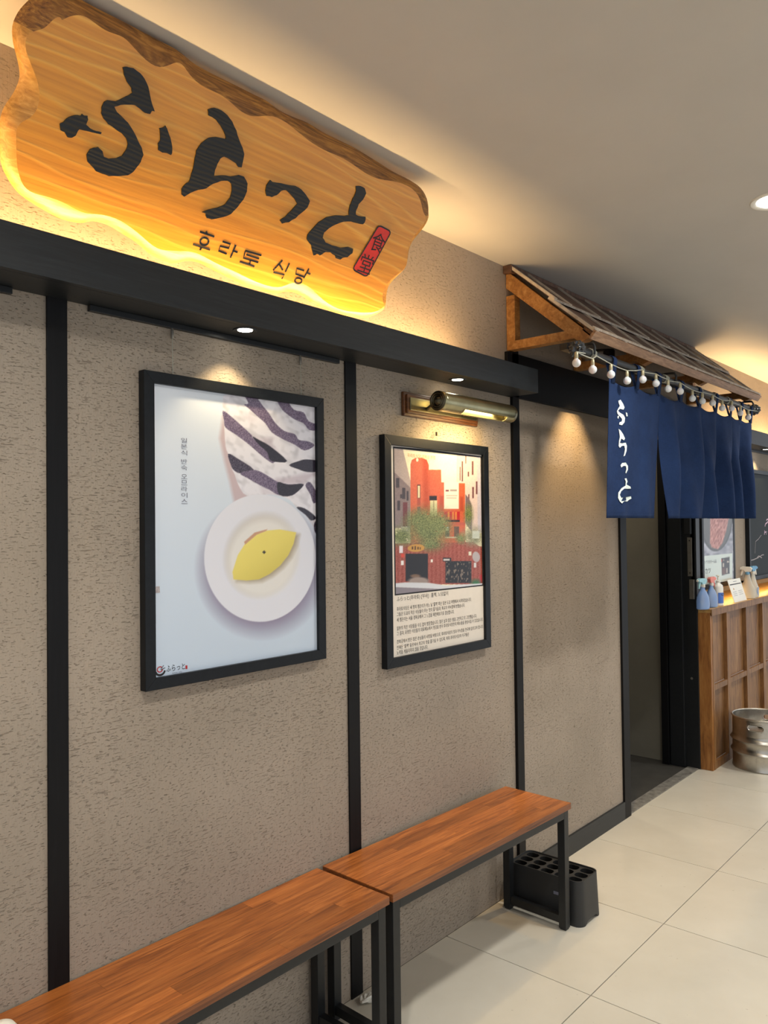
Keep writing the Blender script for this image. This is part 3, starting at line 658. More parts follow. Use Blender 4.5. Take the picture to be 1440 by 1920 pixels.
# --- omelette poster
px1 = frame_rect([(270, 693), (609, 748), (607, 1235), (270, 1298)], -.022)
p1 = empty('framed_poster', ((px1[0] + px1[1]) / 2, 0, px1[2]), 'black framed poster of a yellow omelette on a white plate with striped napkin', 'poster')
frame(p1, *px1, .030, -.026)
def K5(p): return [(400 + .15278 * x, 730 + .15278 * y) for x, y in p]
def K2(p): return [(240 + .39570 * x, 560 + .39583 * y) for x, y in p]
def paint1(X, Y):
    g_ = np.clip((Y - 700) / 600, 0, 1)[..., None]
    p = Paint(X, Y, (0, 0, 0)); p.c = np.array([222, 228, 236]) * (1 - g_) + np.array([190, 204, 220]) * g_
    p.poly(K5([(115, 330), (75, 600), (140, 900), (200, 1130), (255, 1390), (430, 1330), (420, 1000), (250, 700)]), (196, 176, 180), 4)
    nap = K5([(235, 30), (118, 265), (130, 400), (150, 700), (185, 800), (230, 980), (260, 1040), (310, 1180), (420, 1310), (700, 1290), (860, 1320), (940, 1360), (1020, 1450), (1130, 1540), (1240, 1700), (1330, 1700), (1330, 150)])
    wr = vnoise(X / 9 + Y / 30, Y / 7 - X / 14, 3); fi = vnoise(X * .9, Y * .9, 5)
    m = pmask(X, Y, crv(nap, 3), .8); p.lay(m, (228, 225, 232))
    p.c = p.c - (m * np.clip(wr - .45, 0, 1) * 55)[..., None]
    for P, sft, dk in (([(470, 560), (560, 590), (740, 600), (720, 660), (860, 860), (760, 800)], 4, .35), ([(700, 1150), (780, 1090), (900, 1080), (1100, 1040), (1290, 1010), (1110, 1160), (920, 1165)], 4, .45),
                       ([(560, 1170), (700, 1240), (830, 1300), (600, 1290)], 4, .25), ([(350, 250), (450, 300), (520, 360), (470, 420), (380, 330)], 5, .2)):
        p.poly(K5(P), (168, 148, 160), sft, dk)
    pur = np.array([112, 98, 122]); dkp = np.array([44, 39, 50])
    st = [([(118, 262), (250, 360), (470, 560), (480, 590), (640, 720), (780, 800), (905, 880), (760, 890), (720, 905), (600, 820), (440, 680), (280, 560), (150, 470), (130, 380)], 0),
          ([(480, 580), (560, 620), (700, 700), (905, 880), (760, 890), (690, 860), (660, 770), (560, 680)], 1),
          ([(370, 40), (490, 50), (590, 180), (680, 290), (760, 410), (870, 510), (1000, 550), (1050, 620), (1170, 640), (1240, 690), (1120, 750), (1000, 680), (870, 620), (720, 530), (640, 420), (540, 330), (440, 240), (375, 185), (430, 170)], 0),
          ([(770, 100), (900, 140), (990, 250), (1110, 285), (1170, 390), (1320, 450), (1320, 500), (1180, 500), (1110, 420), (1000, 370), (900, 300), (830, 230)], 0),
          ([(180, 790), (300, 850), (500, 990), (330, 1030), (250, 990), (215, 930)], .6),
          ([(330, 1030), (520, 990), (700, 1080), (780, 1130), (920, 1165), (1110, 1165), (1040, 1240), (970, 1300), (800, 1295), (700, 1240), (560, 1170), (420, 1090)], 0),
          ([(790, 1140), (920, 1170), (1110, 1165), (970, 1300), (810, 1295)], 1),
          ([(930, 930), (1050, 880), (1150, 860), (1330, 890), (1330, 1000), (1160, 1015), (1040, 980)], .9),
          ([(1130, 1180), (1190, 1140), (1280, 1290), (1290, 1350), (1230, 1400), (1190, 1290)], .2),
          ([(1020, 1450), (1120, 1460), (1260, 1570), (1200, 1610), (1130, 1540)], .95), ([(1240, 1640), (1330, 1560), (1330, 1800), (1250, 1760)], .8)]
    for P, dk in st:
        c_ = pur * (1 - dk) + dkp * dk; mm = pmask(X, Y, crv(K5(P), 3), .6)
        p.lay(mm, c_); p.c = p.c + (mm * (fi - .5) * (60 if dk < .9 else 16))[..., None]
    p.ell(490, 1066, 110, 118, (120, 104, 128), 0, .16, .75)
    p.ell(487.3, 1046.5, 104.5, 119.5, (222, 222, 230), .0, .008)
    p.ell(487.3, 1046.5, 104.5, 119.5, (208, 206, 214), .0, .5, .0)
    p.ell(490, 1040, 66, 78, (196, 188, 178), .35, .10, .75)
    p.ell(493, 1046, 64, 74, (226, 222, 216), .35, .12)
    om = K2([(500, 1330), (495, 1295), (520, 1215), (555, 1160), (610, 1115), (660, 1098), (720, 1093), (775, 1103), (797, 1107), (785, 1160), (760, 1215), (720, 1265), (670, 1305), (620, 1330), (560, 1335)])
    p.poly([(x + 6, y + 4) for x, y in om], (150, 132, 104), 5, .7)
    p.poly(om, (228, 210, 104), .8)
    sh = np.clip(((X - 490) * .55 + (Y - 1040) * .8) / 60, -1, 1); mo = pmask(X, Y, om, 1)
    p.c = p.c - (mo * np.clip(sh, 0, 1) * 26)[..., None] * np.array([1, 1, .9]) + (mo * np.clip(-sh, 0, 1) * 12)[..., None]
    p.poly(K2([(555, 1165), (610, 1118), (655, 1100), (660, 1092), (600, 1108), (550, 1152)]), (196, 150, 120), 1.0)
    p.poly(K2([(645, 1192), (654, 1201), (645, 1210), (636, 1201)]), (66, 58, 40), .6)
    return p.c
b1 = .030
print_grid('poster_print', px1[0] + b1 - .002, px1[1] - b1 + .002, px1[2] + b1 - .002, px1[3] - b1 + .002, -.0155, 300, 400, paint1, p1)
YP = -.0162
E1 = [(1, 0, 0), (0, 0, 1)]
a_ = W(345, 820, YP); b_ = W(345, 946, YP)
mb = MB(); txt = '\uc77c\ubcf8\uc2dd \ubc18\uc219 \uc624\ubbc0\ub77c\uc774\uc2a4'; ch = (a_[2] - b_[2]) / (len(txt) - 2 + 2 * .4); pos = 0.0
for cc in txt:
    if cc != ' ': text_on(mb, cc, (a_[0] - .0095, YP, a_[2] - (pos + .90) * ch), (1, 0, 0), (0, 0, 1), .019, ch * .80)
    pos += .4 if cc == ' ' else 1
build('vertical_lettering', mb, 'grey_ink', p1, recalc=False)
def K4(x, y): return W(280 + .13889 * x, 1200 + .13889 * y, YP)
text = text_on(MB(), '\u3075\u3089\u3063\u3068', K4(230, 432), (1, 0, 0), (0, 0, 1), K4(482, 385)[0] - K4(230, 432)[0], .0155)
build('logo_lettering', text, 'black_ink', p1, recalc=False)
build('logo_small_lettering', text_on(MB(), '\ud6c4\ub77c\ud1a0 \uc2dd\ub2f9', K4(308, 462), (1, 0, 0), (0, 0, 1), .03, .004), 'grey_ink', p1, recalc=False)
lc = K4(148, 415)
build('logo_bowl', MB().ribbon([(lc[0] + .0135 * math.cos(a), YP, lc[2] + .0005 + .0115 * math.sin(a)) for a in np.linspace(PI * 1.04, PI * 1.96, 14)], .0052, (0, -1, 0)), 'black_ink', p1, recalc=False)
build('logo_ring', MB().ribbon([(lc[0] - .001 + .0078 * math.cos(a), YP - .0003, lc[2] + .0035 + .0066 * math.sin(a)) for a in np.linspace(PI * .25, PI * 2.05, 20)], .0026, (0, -1, 0)), 'red_ink', p1, recalc=False)
mb = MB(); mb.ribbon([(lc[0] + .001, YP - .0004, lc[2] + .003), (lc[0] + .010, YP - .0004, lc[2] + .0125)], .0014, (0, -1, 0)); mb.ribbon([(lc[0] + .002, YP - .0004, lc[2] + .0015), (lc[0] + .014, YP - .0004, lc[2] + .006)], .0014, (0, -1, 0))
build('logo_chopsticks', mb, 'black_ink', p1, recalc=False)
q = K4(488, 394); build('logo_seal', MB().add([(q[0], YP, q[2]), (q[0] + .006, YP, q[2]), (q[0] + .006, YP, q[2] + .0095), (q[0], YP, q[2] + .0095)], [(0, 1, 2, 3)]), 'red_ink', p1, recalc=False)
q = W(291, 1112, YP - .0); build('tape_mark', MB().add([(q[0], YP, q[2]), (q[0] + .014, YP, q[2]), (q[0] + .013, YP, q[2] + .017), (q[0], YP, q[2] + .016)], [(0, 1, 2, 3)]), 'chalk', p1, recalc=False)

# --- brick-building poster
px2 = frame_rect([(720, 814), (915, 838), (919, 1214), (724, 1255)], -.022)
p2 = empty('framed_poster', ((px2[0] + px2[1]) / 2, 0, px2[2]), 'black framed poster of a red brick building with text below, under the brass lamp', 'poster')
frame(p2, *px2, .034, -.026)
box('poster_paper', px2[0] + .03, px2[1] - .03, -.0145, -.013, px2[2] + .03, px2[3] - .03, 'paper', p2)
def paint2(PX, PY):
    X, Y = (PX - 720) / .15108, (PY - 830) / .15104
    n1 = vnoise(X / 9, Y / 9, 1); n2 = vnoise(X / 22, Y / 22, 2); n3 = vnoise(X / 5, Y / 5, 9)
    p = Paint(X, Y, (240, 228, 196))
    p.poly([(60, 40), (230, 60), (330, 480), (325, 1060), (60, 1060)], (176, 160, 154), 3)
    p.poly([(60, 300), (330, 560), (325, 1060), (60, 1060)], (134, 118, 118), 4)
    for q in ((150, 440, 190, 560), (165, 720, 200, 840), (225, 560, 265, 700), (280, 600, 305, 720), (200, 640, 225, 690)): p.rect(*q, (70, 62, 66), 3)
    p.rect(235, 740, 290, 1040, (112, 60, 62), 3); p.rect(215, 1040, 315, 1150, (206, 200, 200), 3)
    p.poly([(905, 100), (1240, 120), (1240, 1120), (1095, 1110), (1010, 800), (1005, 505), (900, 495)], (204, 184, 178), 3)
    p.poly([(1150, 100), (1240, 110), (1240, 1120), (1165, 1120)], (186, 178, 186), 4)
    for q in ((965, 230, 980, 480), (1090, 230, 1110, 400), (1040, 360, 1055, 420), (1095, 550, 1115, 690), (1140, 480, 1160, 640), (1010, 150, 1020, 260), (1045, 640, 1060, 700), (940, 300, 950, 470)): p.rect(*q, (104, 66, 70), 3)
    p.poly([(1010, 640), (1060, 700), (1090, 780), (1090, 1110), (1010, 1000)], (112, 96, 104), 5)
    rust = np.array([190, 92, 62])
    p.poly([(555, 335), (708, 335), (712, 490), (1005, 505), (1010, 1260), (320, 1260), (550, 700)], rust, 2)
    p.poly([(330, 1260), (328, 270), (345, 215), (390, 188), (470, 186), (530, 212), (556, 275), (556, 1260)], (200, 100, 68), 2)
    mt = pmask(X, Y, [(480, 190), (556, 190), (556, 1260), (500, 1260)], 20); p.c = p.c - (mt * 26)[..., None]
    p.c = p.c + ((n1 - .5) * 14)[..., None]
    p.ell(413, 214, 15, 22, (236, 226, 200), 0, .1)
    for q, c_ in (((412, 520, 452, 690), (90, 50, 42)), ((420, 535, 446, 685), (222, 208, 168)), ((412, 690, 452, 780), (164, 78, 60)), ((412, 795, 452, 900), (120, 90, 80)), ((563, 660, 656, 718), (40, 30, 30)), ((572, 718, 660, 915), (206, 200, 160)),
                  ((612, 718, 622, 915), (140, 130, 100)), ((745, 855, 940, 962), (176, 40, 42)), ((765, 960, 940, 985), (40, 26, 28)), ((750, 990, 1010, 1025), (176, 84, 66)), ((758, 1040, 812, 1168), (70, 60, 60)), ((770, 1045, 800, 1095), (180, 190, 190)),
                  ((870, 1040, 932, 1168), (92, 66, 58)), ((760, 1168, 935, 1185), (206, 186, 170))): p.rect(*q, c_, 3)
    for xx in (790, 845, 880): p.rect(xx, 858, xx + 24, 955, (206, 122, 62), 4)
    p.rect(745, 490, 928, 822, (226, 214, 200), 3); p.rect(765, 585, 805, 606, (120, 70, 80), 4); p.rect(820, 580, 905, 604, (150, 140, 140), 4)
    p.rect(770, 650, 910, 664, (180, 168, 160), 4); p.rect(775, 680, 900, 694, (180, 168, 160), 4); p.rect(690, 660, 738, 860, (150, 62, 46), 10, .6); p.rect(945, 670, 985, 850, (150, 62, 46), 10, .6)
    p.poly([(60, 1252), (660, 1244), (1110, 1232), (1180, 1285), (1240, 1290), (1240, 1760), (60, 1760)], (152, 76, 62), 2)
    bk = np.where((np.floor(Y / 11) + np.floor(X / 26 + np.floor(Y / 11) % 2 * .5)) % 2 > 0, 8, -8) * pmask(X, Y, [(60, 1260), (1110, 1240), (1240, 1300), (1240, 1760), (60, 1760)], 2)
    p.c = p.c + bk[..., None] + ((n1 - .5) * 26 * (Y > 1240))[..., None]
    def leaf(cx, cy, a, b, th=.42, c0=(58, 70, 40), c1=(158, 164, 104)):
        m = emask(X, Y, cx, cy, a, b, 0, .55) * np.clip((n2 * .35 + n1 * .65 - th + emask(X, Y, cx, cy, a, b, 0, .9) * .35) * 9, 0, 1)
        p.lay(m, np.array(c0) * (1 - n3[..., None]) + np.array(c1) * n3[..., None])
    leaf(560, 1070, 260, 230, .34); leaf(440, 960, 160, 110, .4); leaf(690, 1010, 110, 120, .4); leaf(215, 1170, 130, 110, .38); leaf(1050, 900, 50, 130, .42); leaf(1110, 1170, 130, 110, .4, (92, 96, 72), (166, 162, 130)); leaf(580, 1260, 120, 70, .4); leaf(950, 1190, 60, 60, .4)
    p.rect(1095, 1095, 1185, 1190, (190, 198, 190), 6, .8)
    p.ell(398, 1308, 105, 48, (190, 142, 66), -.05, .06)
    for x0, y0, x1, y1 in ((345, 1290, 362, 1325), (380, 1285, 395, 1330), (415, 1295, 430, 1325), (445, 1300, 455, 1325)): p.rect(x0, y0, x1, y1, (70, 44, 20), 5)
    p.rect(268, 1378, 545, 1720, (26, 22, 24), 3); p.ell(390, 1655, 62, 22, (140, 108, 84), 0, .3, .8); p.ell(430, 1720, 130, 52, (148, 132, 124), 0, .2)
    p.rect(762, 1470, 1085, 1742, (30, 26, 28), 3); p.rect(730, 1428, 835, 1475, (38, 32, 34), 2); p.rect(738, 1442, 815, 1465, (196, 190, 190), 3)
    mw = pmask(X, Y, [(770, 1480), (1080, 1480), (1080, 1735), (770, 1735)], 2) * np.clip((vnoise(X / 13, Y / 26, 4) - .62) * 6, 0, 1); p.lay(mw * .65, (168, 150, 132))
    for xx in (850, 930, 1005): p.rect(xx, 1475, xx + 9, 1738, (20, 16, 18), 2)
    for q, c_ in (((190, 1280, 235, 1370), (220, 214, 220)), ((212, 1378, 250, 1425), (204, 70, 50)), ((210, 1465, 245, 1520), (226, 222, 220)), ((580, 1450, 606, 1485), (230, 224, 214)), ((1050, 1352, 1085, 1400), (214, 210, 190)), ((1115, 1490, 1145, 1550), (206, 204, 204)), ((1185, 1640, 1215, 1780), (176, 52, 58))): p.rect(*q, c_, 3)
    p.ell(1143, 1418, 46, 66, (172, 162, 164), -.15, .06); p.ell(1143, 1418, 46, 66, (110, 96, 100), -.15, .06, .0)
    leaf(1140, 1750, 60, 50, .3, (30, 76, 46), (70, 130, 80))
    p.poly([(60, 1752), (260, 1735), (560, 1740), (760, 1772), (1240, 1745), (1240, 1780), (700, 1820), (60, 1790)], (206, 208, 214), 4)
    p.poly([(60, 1790), (700, 1815), (1240, 1775), (1240, 1920), (60, 1920)], (132, 124, 132), 5)
    return p.c
pc = [W(x, y, -.0148) for x, y in [(739, 838), (902, 860), (903, 1097), (742, 1113)]]
rx0, rx1 = (pc[0][0] + pc[3][0]) / 2, (pc[1][0] + pc[2][0]) / 2; rz0, rz1 = (pc[2][2] + pc[3][2]) / 2, (pc[0][2] + pc[1][2]) / 2
bd = [(rx0 - .006, rz0 - .005), (rx1 + .006, rz0 - .005), (rx1 + .008, rz1 + .004), (rx0 + .2, rz1 + .009), (rx0 - .006, rz1 + .006)]
build('picture_border', MB().add([(x, -.0148, z) for x, z in bd], [tuple(range(5))]), 'black_ink', p2, recalc=False)
print_grid('picture_print', rx0, rx1, rz0, rz1, -.0151, 220, 260, paint2, p2)
YT = -.0150
def K8(x, y): return W(720 + .14583 * x, 1090 + .14583 * y, YT)
for (x, y), xe, s_, hh in LN:
    O_ = K8(x, y); wd_ = W(720 + .14583 * xe, 1090 + .14583 * y - (xe - x) * .0145, YT)[0] - O_[0]
    build('text_line', text_on(MB(), s_, (O_[0], YT, O_[2]), (1, 0, 0), (0, 0, 1), wd_, hh), 'black_ink', p2, recalc=False)
O_ = W(764, 857, -.0154)
build('picture_caption', text_on(MB(), '\ud6c4\ub77c\ud1a0\uc2dd\ub2f9 \uacbd\ubcf5\uad81 \ubcf8\uc810', (O_[0], -.0154, O_[2]), (1, 0, 0), (0, 0, 1), W(816, 860, -.0154)[0] - O_[0], .014), 'orange_ink', p2, recalc=False)
nl = W(822, 819, -.02); build('nail', MB().tube([(nl[0], -.012, nl[2] + .004), (nl[0], -.012, nl[2] + .018)], .004, 8), 'brass_dark', p2)

# ------------------------------------------------------------------ brass picture lamp
LX0, LX1, LY, LZ, LR = 2.178, 2.640, -.122, 1.938, .034
pl = empty('picture_lamp', (2.36, 0, 1.9), 'brass cylinder picture lamp on a wooden backplate above the brick-building poster', 'wall lamp')
mb = MB(); mb.box(2.124, 2.578, -.014, -.0005, 1.893, 1.978)
bp = build('backplate', mb, 'mould', pl, bevel=.004)
box('moulding_step', 2.134, 2.568, -.022, -.014, 1.902, 1.969, 'mould', bp, .003)
box('brass_plate', 2.146, 2.556, -.026, -.022, 1.913, 1.958, 'brass', pl, .0015)
for xa in (2.24, 2.46):
    build('arm', MB().tube([(xa, -.024, 1.925), (xa - .012, -.05, 1.932), (xa - .02, -.08, 1.945), (xa - .02, LY + LR * .6, 1.948)], .006, 10), 'brass_dark', pl)
mb = MB(); seg = 40; nx_ = 30; vs = []; fs = []
for i in range(nx_ + 1):
    xx = LX0 + (LX1 - LX0) * i / nx_
    for k in range(seg):
        a = 2 * PI * k / seg; vs.append((xx, LY + LR * math.cos(a), LZ + LR * math.sin(a)))
def slot(i, k):
    a = (k + .5) / seg * 360                      # 180 = toward corridor, 270 = straight down
    u = (i + .5) / nx_
    return .26 < u < .86 and 212 < a < 262
for i in range(nx_):
    for k in range(seg):
        if not slot(i, k): fs.append((i * seg + k, i * seg + (k + 1) % seg, (i + 1) * seg + (k + 1) % seg, (i + 1) * seg + k))
mb.add(vs, fs); mb.smooth = True
sh_ = build('shade', mb, 'brass', pl, recalc=True)
md = sh_.modifiers.new('thickness', 'SOLIDIFY'); md.thickness = .0015; md.offset = 0
prof = [(LR, 0), (LR, -.003), (.029, -.006), (.027, -.0065), (.024, -.004), (.020, -.006), (.017, -.0035), (.013, -.008), (.010, -.013), (.0, -.016)]
build('end_cap', MB().lathe([(r, h) for r, h in prof[::-1]], (LX0, LY, LZ), 32, axis='x'), 'brass_dark', pl)
build('end_cap', MB().lathe([(r, -h) for r, h in prof], (LX1, LY, LZ), 32, axis='x'), 'brass_dark', pl)
build('lamp_tube', MB().tube([(LX0 + .07, LY + .006, LZ + .004), (LX1 - .05, LY + .006, LZ + .004)], .011, 12), 'tube', pl)
la = bpy.data.lights.new('lamp_glow', 'AREA'); la.shape = 'RECTANGLE'; la.size = .28; la.size_y = .03; la.energy = 2.6; la.color = (1, .70, .30)
lo = bpy.data.objects.new('lamp_glow', la); COL.objects.link(lo); lo.parent = pl; lo.location = (2.42 - 2.36, LY - .002, LZ - LR - .004 - 1.9); lo.rotation_euler = (.22, 0, 0)

# ------------------------------------------------------------------ benches
BL, BD, BH = .99, .292, .465
def make_bench(label):
    r = empty('bench', (0, 0, 0), label, 'bench', 'wooden benches along the wall')
    def lb(name, *a, mat='metal_black', par=r, bv=.0015): return box(name, *a, mat, par, bv, local=True)
    top = build('bench_top', MB().box(0, BL, -BD, 0, BH - .022, BH - .002), 'banding', r, local=True, smooth=False, bevel=.0012)
    rows = 6; w = BD / rows
    rnd = random.Random(4)
    for j in range(rows):
        x = 0.0; cuts = [0]
        first = [.62, .34, .78, .48, .24, .70][j]
        for c in (first, first + .52):
            if c < BL - .08: cuts.append(c)
        cuts.append(BL)
        for a, b in zip(cuts[:-1], cuts[1:]):
            o = build('stave', MB().box(a + .0002, b - .0002, -BD + j * w + .0002, -BD + (j + 1) * w - .0002, BH - .002, BH), 'stave', top, local=True, smooth=False)
    L = .030; i = .008
    for x0 in (i, BL - i - L):
        for y0 in (-BD + i, -i - L):
            lb('leg', x0, x0 + L, y0, y0 + L, .006, BH - .022)
            lb('foot', x0 + .003, x0 + L - .003, y0 + .003, y0 + L - .003, 0, .006, mat='rubber')
        lb('side_stretcher', x0 + .003, x0 + L - .003, -BD + i + L, -i - L, .022, .050)
        lb('side_rail', x0, x0 + L, -BD + i + L, -i - L, BH - .052, BH - .022)
    for y0 in (-BD + i, -i - L):
        lb('long_rail', i + L, BL - i - L, y0, y0 + L, BH - .052, BH - .022)
    return r
bA = make_bench('brown wood-topped bench at the bottom left, nearest the viewer')
bA.location = (.700, -.006, 0)
bB = copy_tree(bA); bB['label'] = 'brown wood-topped bench beside the black umbrella stand'
bB.location = (1.712, -.008, 0); bB.rotation_euler = (0, 0, math.radians(-1.75))

# ------------------------------------------------------------------ umbrella stand
ux0, ux1, uy0, uy1, uh = 2.712, 2.868, -.352, -.040, .166
us = empty('umbrella_stand', ((ux0 + ux1) / 2, (uy0 + uy1) / 2, 0), 'black plastic umbrella stand with fifteen holes at the end of the bench', 'umbrella stand')
def rr(x0, x1, y0, y1, r, n=6):
    out = []
    for cx, cy, a0 in ((x1 - r, y1 - r, 0), (x0 + r, y1 - r, 90), (x0 + r, y0 + r, 180), (x1 - r, y0 + r, 270)):
        for k in range(n + 1):
            a = math.radians(a0 + 90 * k / n); out.append((cx + r * math.cos(a), cy + r * math.sin(a)))
    return out
mb = MB(); m_ = 28
lo_, hi_ = rr(ux0 - .006, ux1 + .006, uy0 - .006, uy1 + .006, .032), rr(ux0, ux1, uy0, uy1, .03)
hi2 = rr(ux0 + .004, ux1 - .004, uy0 + .004, uy1 - .004, .027)
def dens(P):
    o = []
    for a, b in zip(P, P[1:] + P[:1]):
        L_ = math.dist(a, b); k = max(1, int(L_ / .012)); o += [(a[0] + (b[0] - a[0]) * q / k, a[1] + (b[1] - a[1]) * q / k) for q in range(k)]
    return o
lo_ = dens(rr(ux0 - .006, ux1 + .006, uy0 - .006, uy1 + .006, .032)); n_ = len(lo_)
def nearest_ring(P):   # same number of points as the base ring
    cx, cy = (ux0 + ux1) / 2, (uy0 + uy1) / 2
    sx_, sy_ = P; return [(cx + (x - cx) * sx_, cy + (y - cy) * sy_) for x, y in lo_]
def basez(x, y):
    tx = abs(x - (ux0 + ux1) / 2) / ((ux1 - ux0) / 2 + .006); ty = abs(y - (uy0 + uy1) / 2) / ((uy1 - uy0) / 2 + .006)
    s_ = min(tx, ty); return .014 * max(0, min(1, (.55 - s_) / .12))
ringA = [(x, y, basez(x, y)) for x, y in lo_]
hw, hl = (ux1 - ux0) / (ux1 - ux0 + .012), (uy1 - uy0) / (uy1 - uy0 + .012)
ringB = [(x, y, uh) for x, y in nearest_ring((hw, hl))]
ringC = [(x, y, uh) for x, y in nearest_ring((hw * .955, hl * .975))]
ringD = [(x, y, uh - .006) for x, y in nearest_ring((hw * .945, hl * .97))]
vs = ringA + ringB + ringC + ringD; fs = []
for k in range(3):
    for i in range(n_): fs.append((k * n_ + i, k * n_ + (i + 1) % n_, (k + 1) * n_ + (i + 1) % n_, (k + 1) * n_ + i))
mb.add(vs, fs); mb.smooth = True
build('shell', mb, 'rubber', us)
bm = bmesh.new(); off = wloc(us)
def loop(P): 
    vv = [bm.verts.new(Vector(p) - off) for p in P]; return [bm.edges.new((vv[i], vv[(i + 1) % len(vv)])) for i in range(len(vv))]
ed = loop(ringD); holes = []
px_, py_ = (ux1 - ux0 - .014) / 3, (uy1 - uy0 - .014) / 5
for i in range(3):
    for j in range(5):
        cx, cy = ux0 + .007 + (i + .5) * px_, uy0 + .007 + (j + .5) * py_
        P = [(x, y, uh - .006) for x, y in rr(cx - px_ * .43, cx + px_ * .43, cy - py_ * .42, cy + py_ * .42, .017, 4)]
        holes.append(P); ed += loop(P)
bmesh.ops.triangle_fill(bm, edges=ed, use_beauty=True)
me = bpy.data.meshes.new('top_grid'); bm.to_mesh(me); bm.free(); me.materials.append(MT['rubber'])
tg = bpy.data.objects.new('top_grid', me); COL.objects.link(tg); tg.parent = us
for P in holes:
    Q = [(x, y, z - .09) for x, y, z in P]; n = len(P); mb = MB()
    mb.add(P + Q, [(i, (i + 1) % n, n + (i + 1) % n, n + i) for i in range(n)] + [tuple(range(n, 2 * n))]); build('umbrella_hole', mb, 'hole', us, recalc=False)
box('size_tag', ux0 - .0055, ux0 - .002, -.262, -.242, .098, .108, 'grey_ink', us)

# crumpled cord end and the white thing at the frame corner
cpos = Zp(688, 1876)
ct = empty('cable_bundle', (cpos[0], cpos[1] - .012, 0), 'small crumpled bundle of white cord on the floor under the benches', 'cord')
rd = random.Random(3); pts = []
for k in range(46):
    a = k * .75; rr_ = .012 + .014 * rd.random(); pts.append((cpos[0] + .035 * (k / 46 - .5) + rr_ * math.cos(a), cpos[1] - .012 - .02 * (k / 46 - .5) + rr_ * .6 * math.sin(a), .008 + .016 * rd.random()))
build('cord', MB().tube(crv(pts, 3)[:-6], .0042, 8), 'white_plastic', ct)
wp = Zp(2, 1936, .495)
dm = empty('round_dispenser', (wp[0], wp[1], BH), 'white rounded plastic top on the near bench at the bottom left corner', 'container')
build('domed_top', MB().lathe([(.030, 0), (.033, .004), (.034, .018), (.032, .032), (.024, .043), (.012, .049), (0, .051)], (wp[0], wp[1], BH), 32), 'white_plastic', dm)
bp_ = (wp[0] + .02, wp[1] - .022, BH + .030)
build('button', MB().lathe([(0, .006), (.004, .005), (.005, 0)], bp_, 14), 'metal_black', dm)

# ------------------------------------------------------------------ timber canopy
CX0, CX1 = 2.805, 4.90
cn = empty('canopy', ((CX0 + CX1) / 2, 0, 2.2), 'small timber lean-to roof canopy with dark boards over the doorway', 'canopy')
RA, RB = np.array([-.002, 2.578]), np.array([-.392, 2.236])         # (y,z) ridge at the wall, eave
RD = (RB - RA) / np.linalg.norm(RB - RA); RL = np.linalg.norm(RB - RA); RN = np.array([RD[1], -RD[0]])
if RN[1] < 0: RN = -RN
def rp(x, s_, h): q = RA + RD * s_ + RN * h; return (x, q[0], q[1])
for x in (CX0 + .012, 3.40, 4.10, CX1 - .055):
    ra = build('rafter', MB().prism([(x, -.002, 2.572), (x, -.388, 2.232), (x, -.336, 2.212), (x, -.002, 2.496)], (.042, 0, 0)), 'honey', cn, smooth=False, bevel=.0015)
    build('wall_post', MB().box(x, x + .042, -.042, -.002, 2.27, 2.462), 'honey', cn, bevel=.0015)
    build('tie_beam', MB().prism([(x, -.002, 2.234), (x, -.312, 2.234), (x, -.298, 2.248), (x, -.270, 2.270), (x, -.002, 2.270)], (.042, 0, 0)), 'honey', cn, smooth=False, bevel=.0012)
    build('rafter_end_block', MB().prism([rp(x, RL - .052, -.012), rp(x, RL - .008, -.012), rp(x, RL - .008, .004), rp(x, RL - .052, .004)], (.024, 0, 0)), 'mould', ra, smooth=False)
nb = 8; bwid = (CX1 - CX0) / nb
for course, (s0, s1, h) in enumerate(((.262, RL + .006, .003), (.012, .285, .010))):
    cuts = [CX0 + k * bwid for k in range(nb + 1)] if course == 0 else [CX0] + [CX0 + (k + .5) * bwid for k in range(nb)] + [CX1]
    for xa, xb in zip(cuts[:-1], cuts[1:]):
        P = [rp(xa + .002, s0, h), rp(xa + .002, s1, h + .004), rp(xa + .002, s1, h + .011), rp(xa + .002, s0, h + .007)]
        build('roof_board', MB().prism(P, (xb - xa - .004, 0, 0)), 'roof', cn, smooth=False)
    for x0 in cuts:
        x0 = min(max(x0, CX0 + .008), CX1 - .008) - .008
        P = [rp(x0, s0, h + .003), rp(x0, s1 + .003, h + .007), rp(x0, s1 + .003, h + .017), rp(x0, s0, h + .014)]
        build('roof_batten', MB().prism(P, (.021, 0, 0)), 'batten', cn, smooth=False)
for s_, h in ((.284, .016), (RL - .012, .020)):
    P = [rp(CX0 - .01, s_, h), rp(CX0 - .01, s_ + .014, h), rp(CX0 - .01, s_ + .014, h + .007), rp(CX0 - .01, s_, h + .007)]
    build('cross_batten', MB().prism(P, (CX1 - CX0 + .02, 0, 0)), 'batten', cn, smooth=False)
build('ridge_board', MB().box(CX0 - .008, CX1 + .008, -.040, -.001, 2.552, HC - .002), 'roof', cn, bevel=.002)
P = [rp(CX0 - .012, RL + .002, -.018), rp(CX0 - .012, RL + .014, -.018), rp(CX0 - .012, RL + .014, .018), rp(CX0 - .012, RL + .002, .018)]
build('fascia', MB().prism(P, (CX1 - CX0 + .024, 0, 0)), 'fascia', cn, smooth=False, bevel=.001)
box('steel_rail', CX0 - .03, CX1 - .02, -.302, -.268, 2.186, 2.212, 'metal_black', cn, .002)
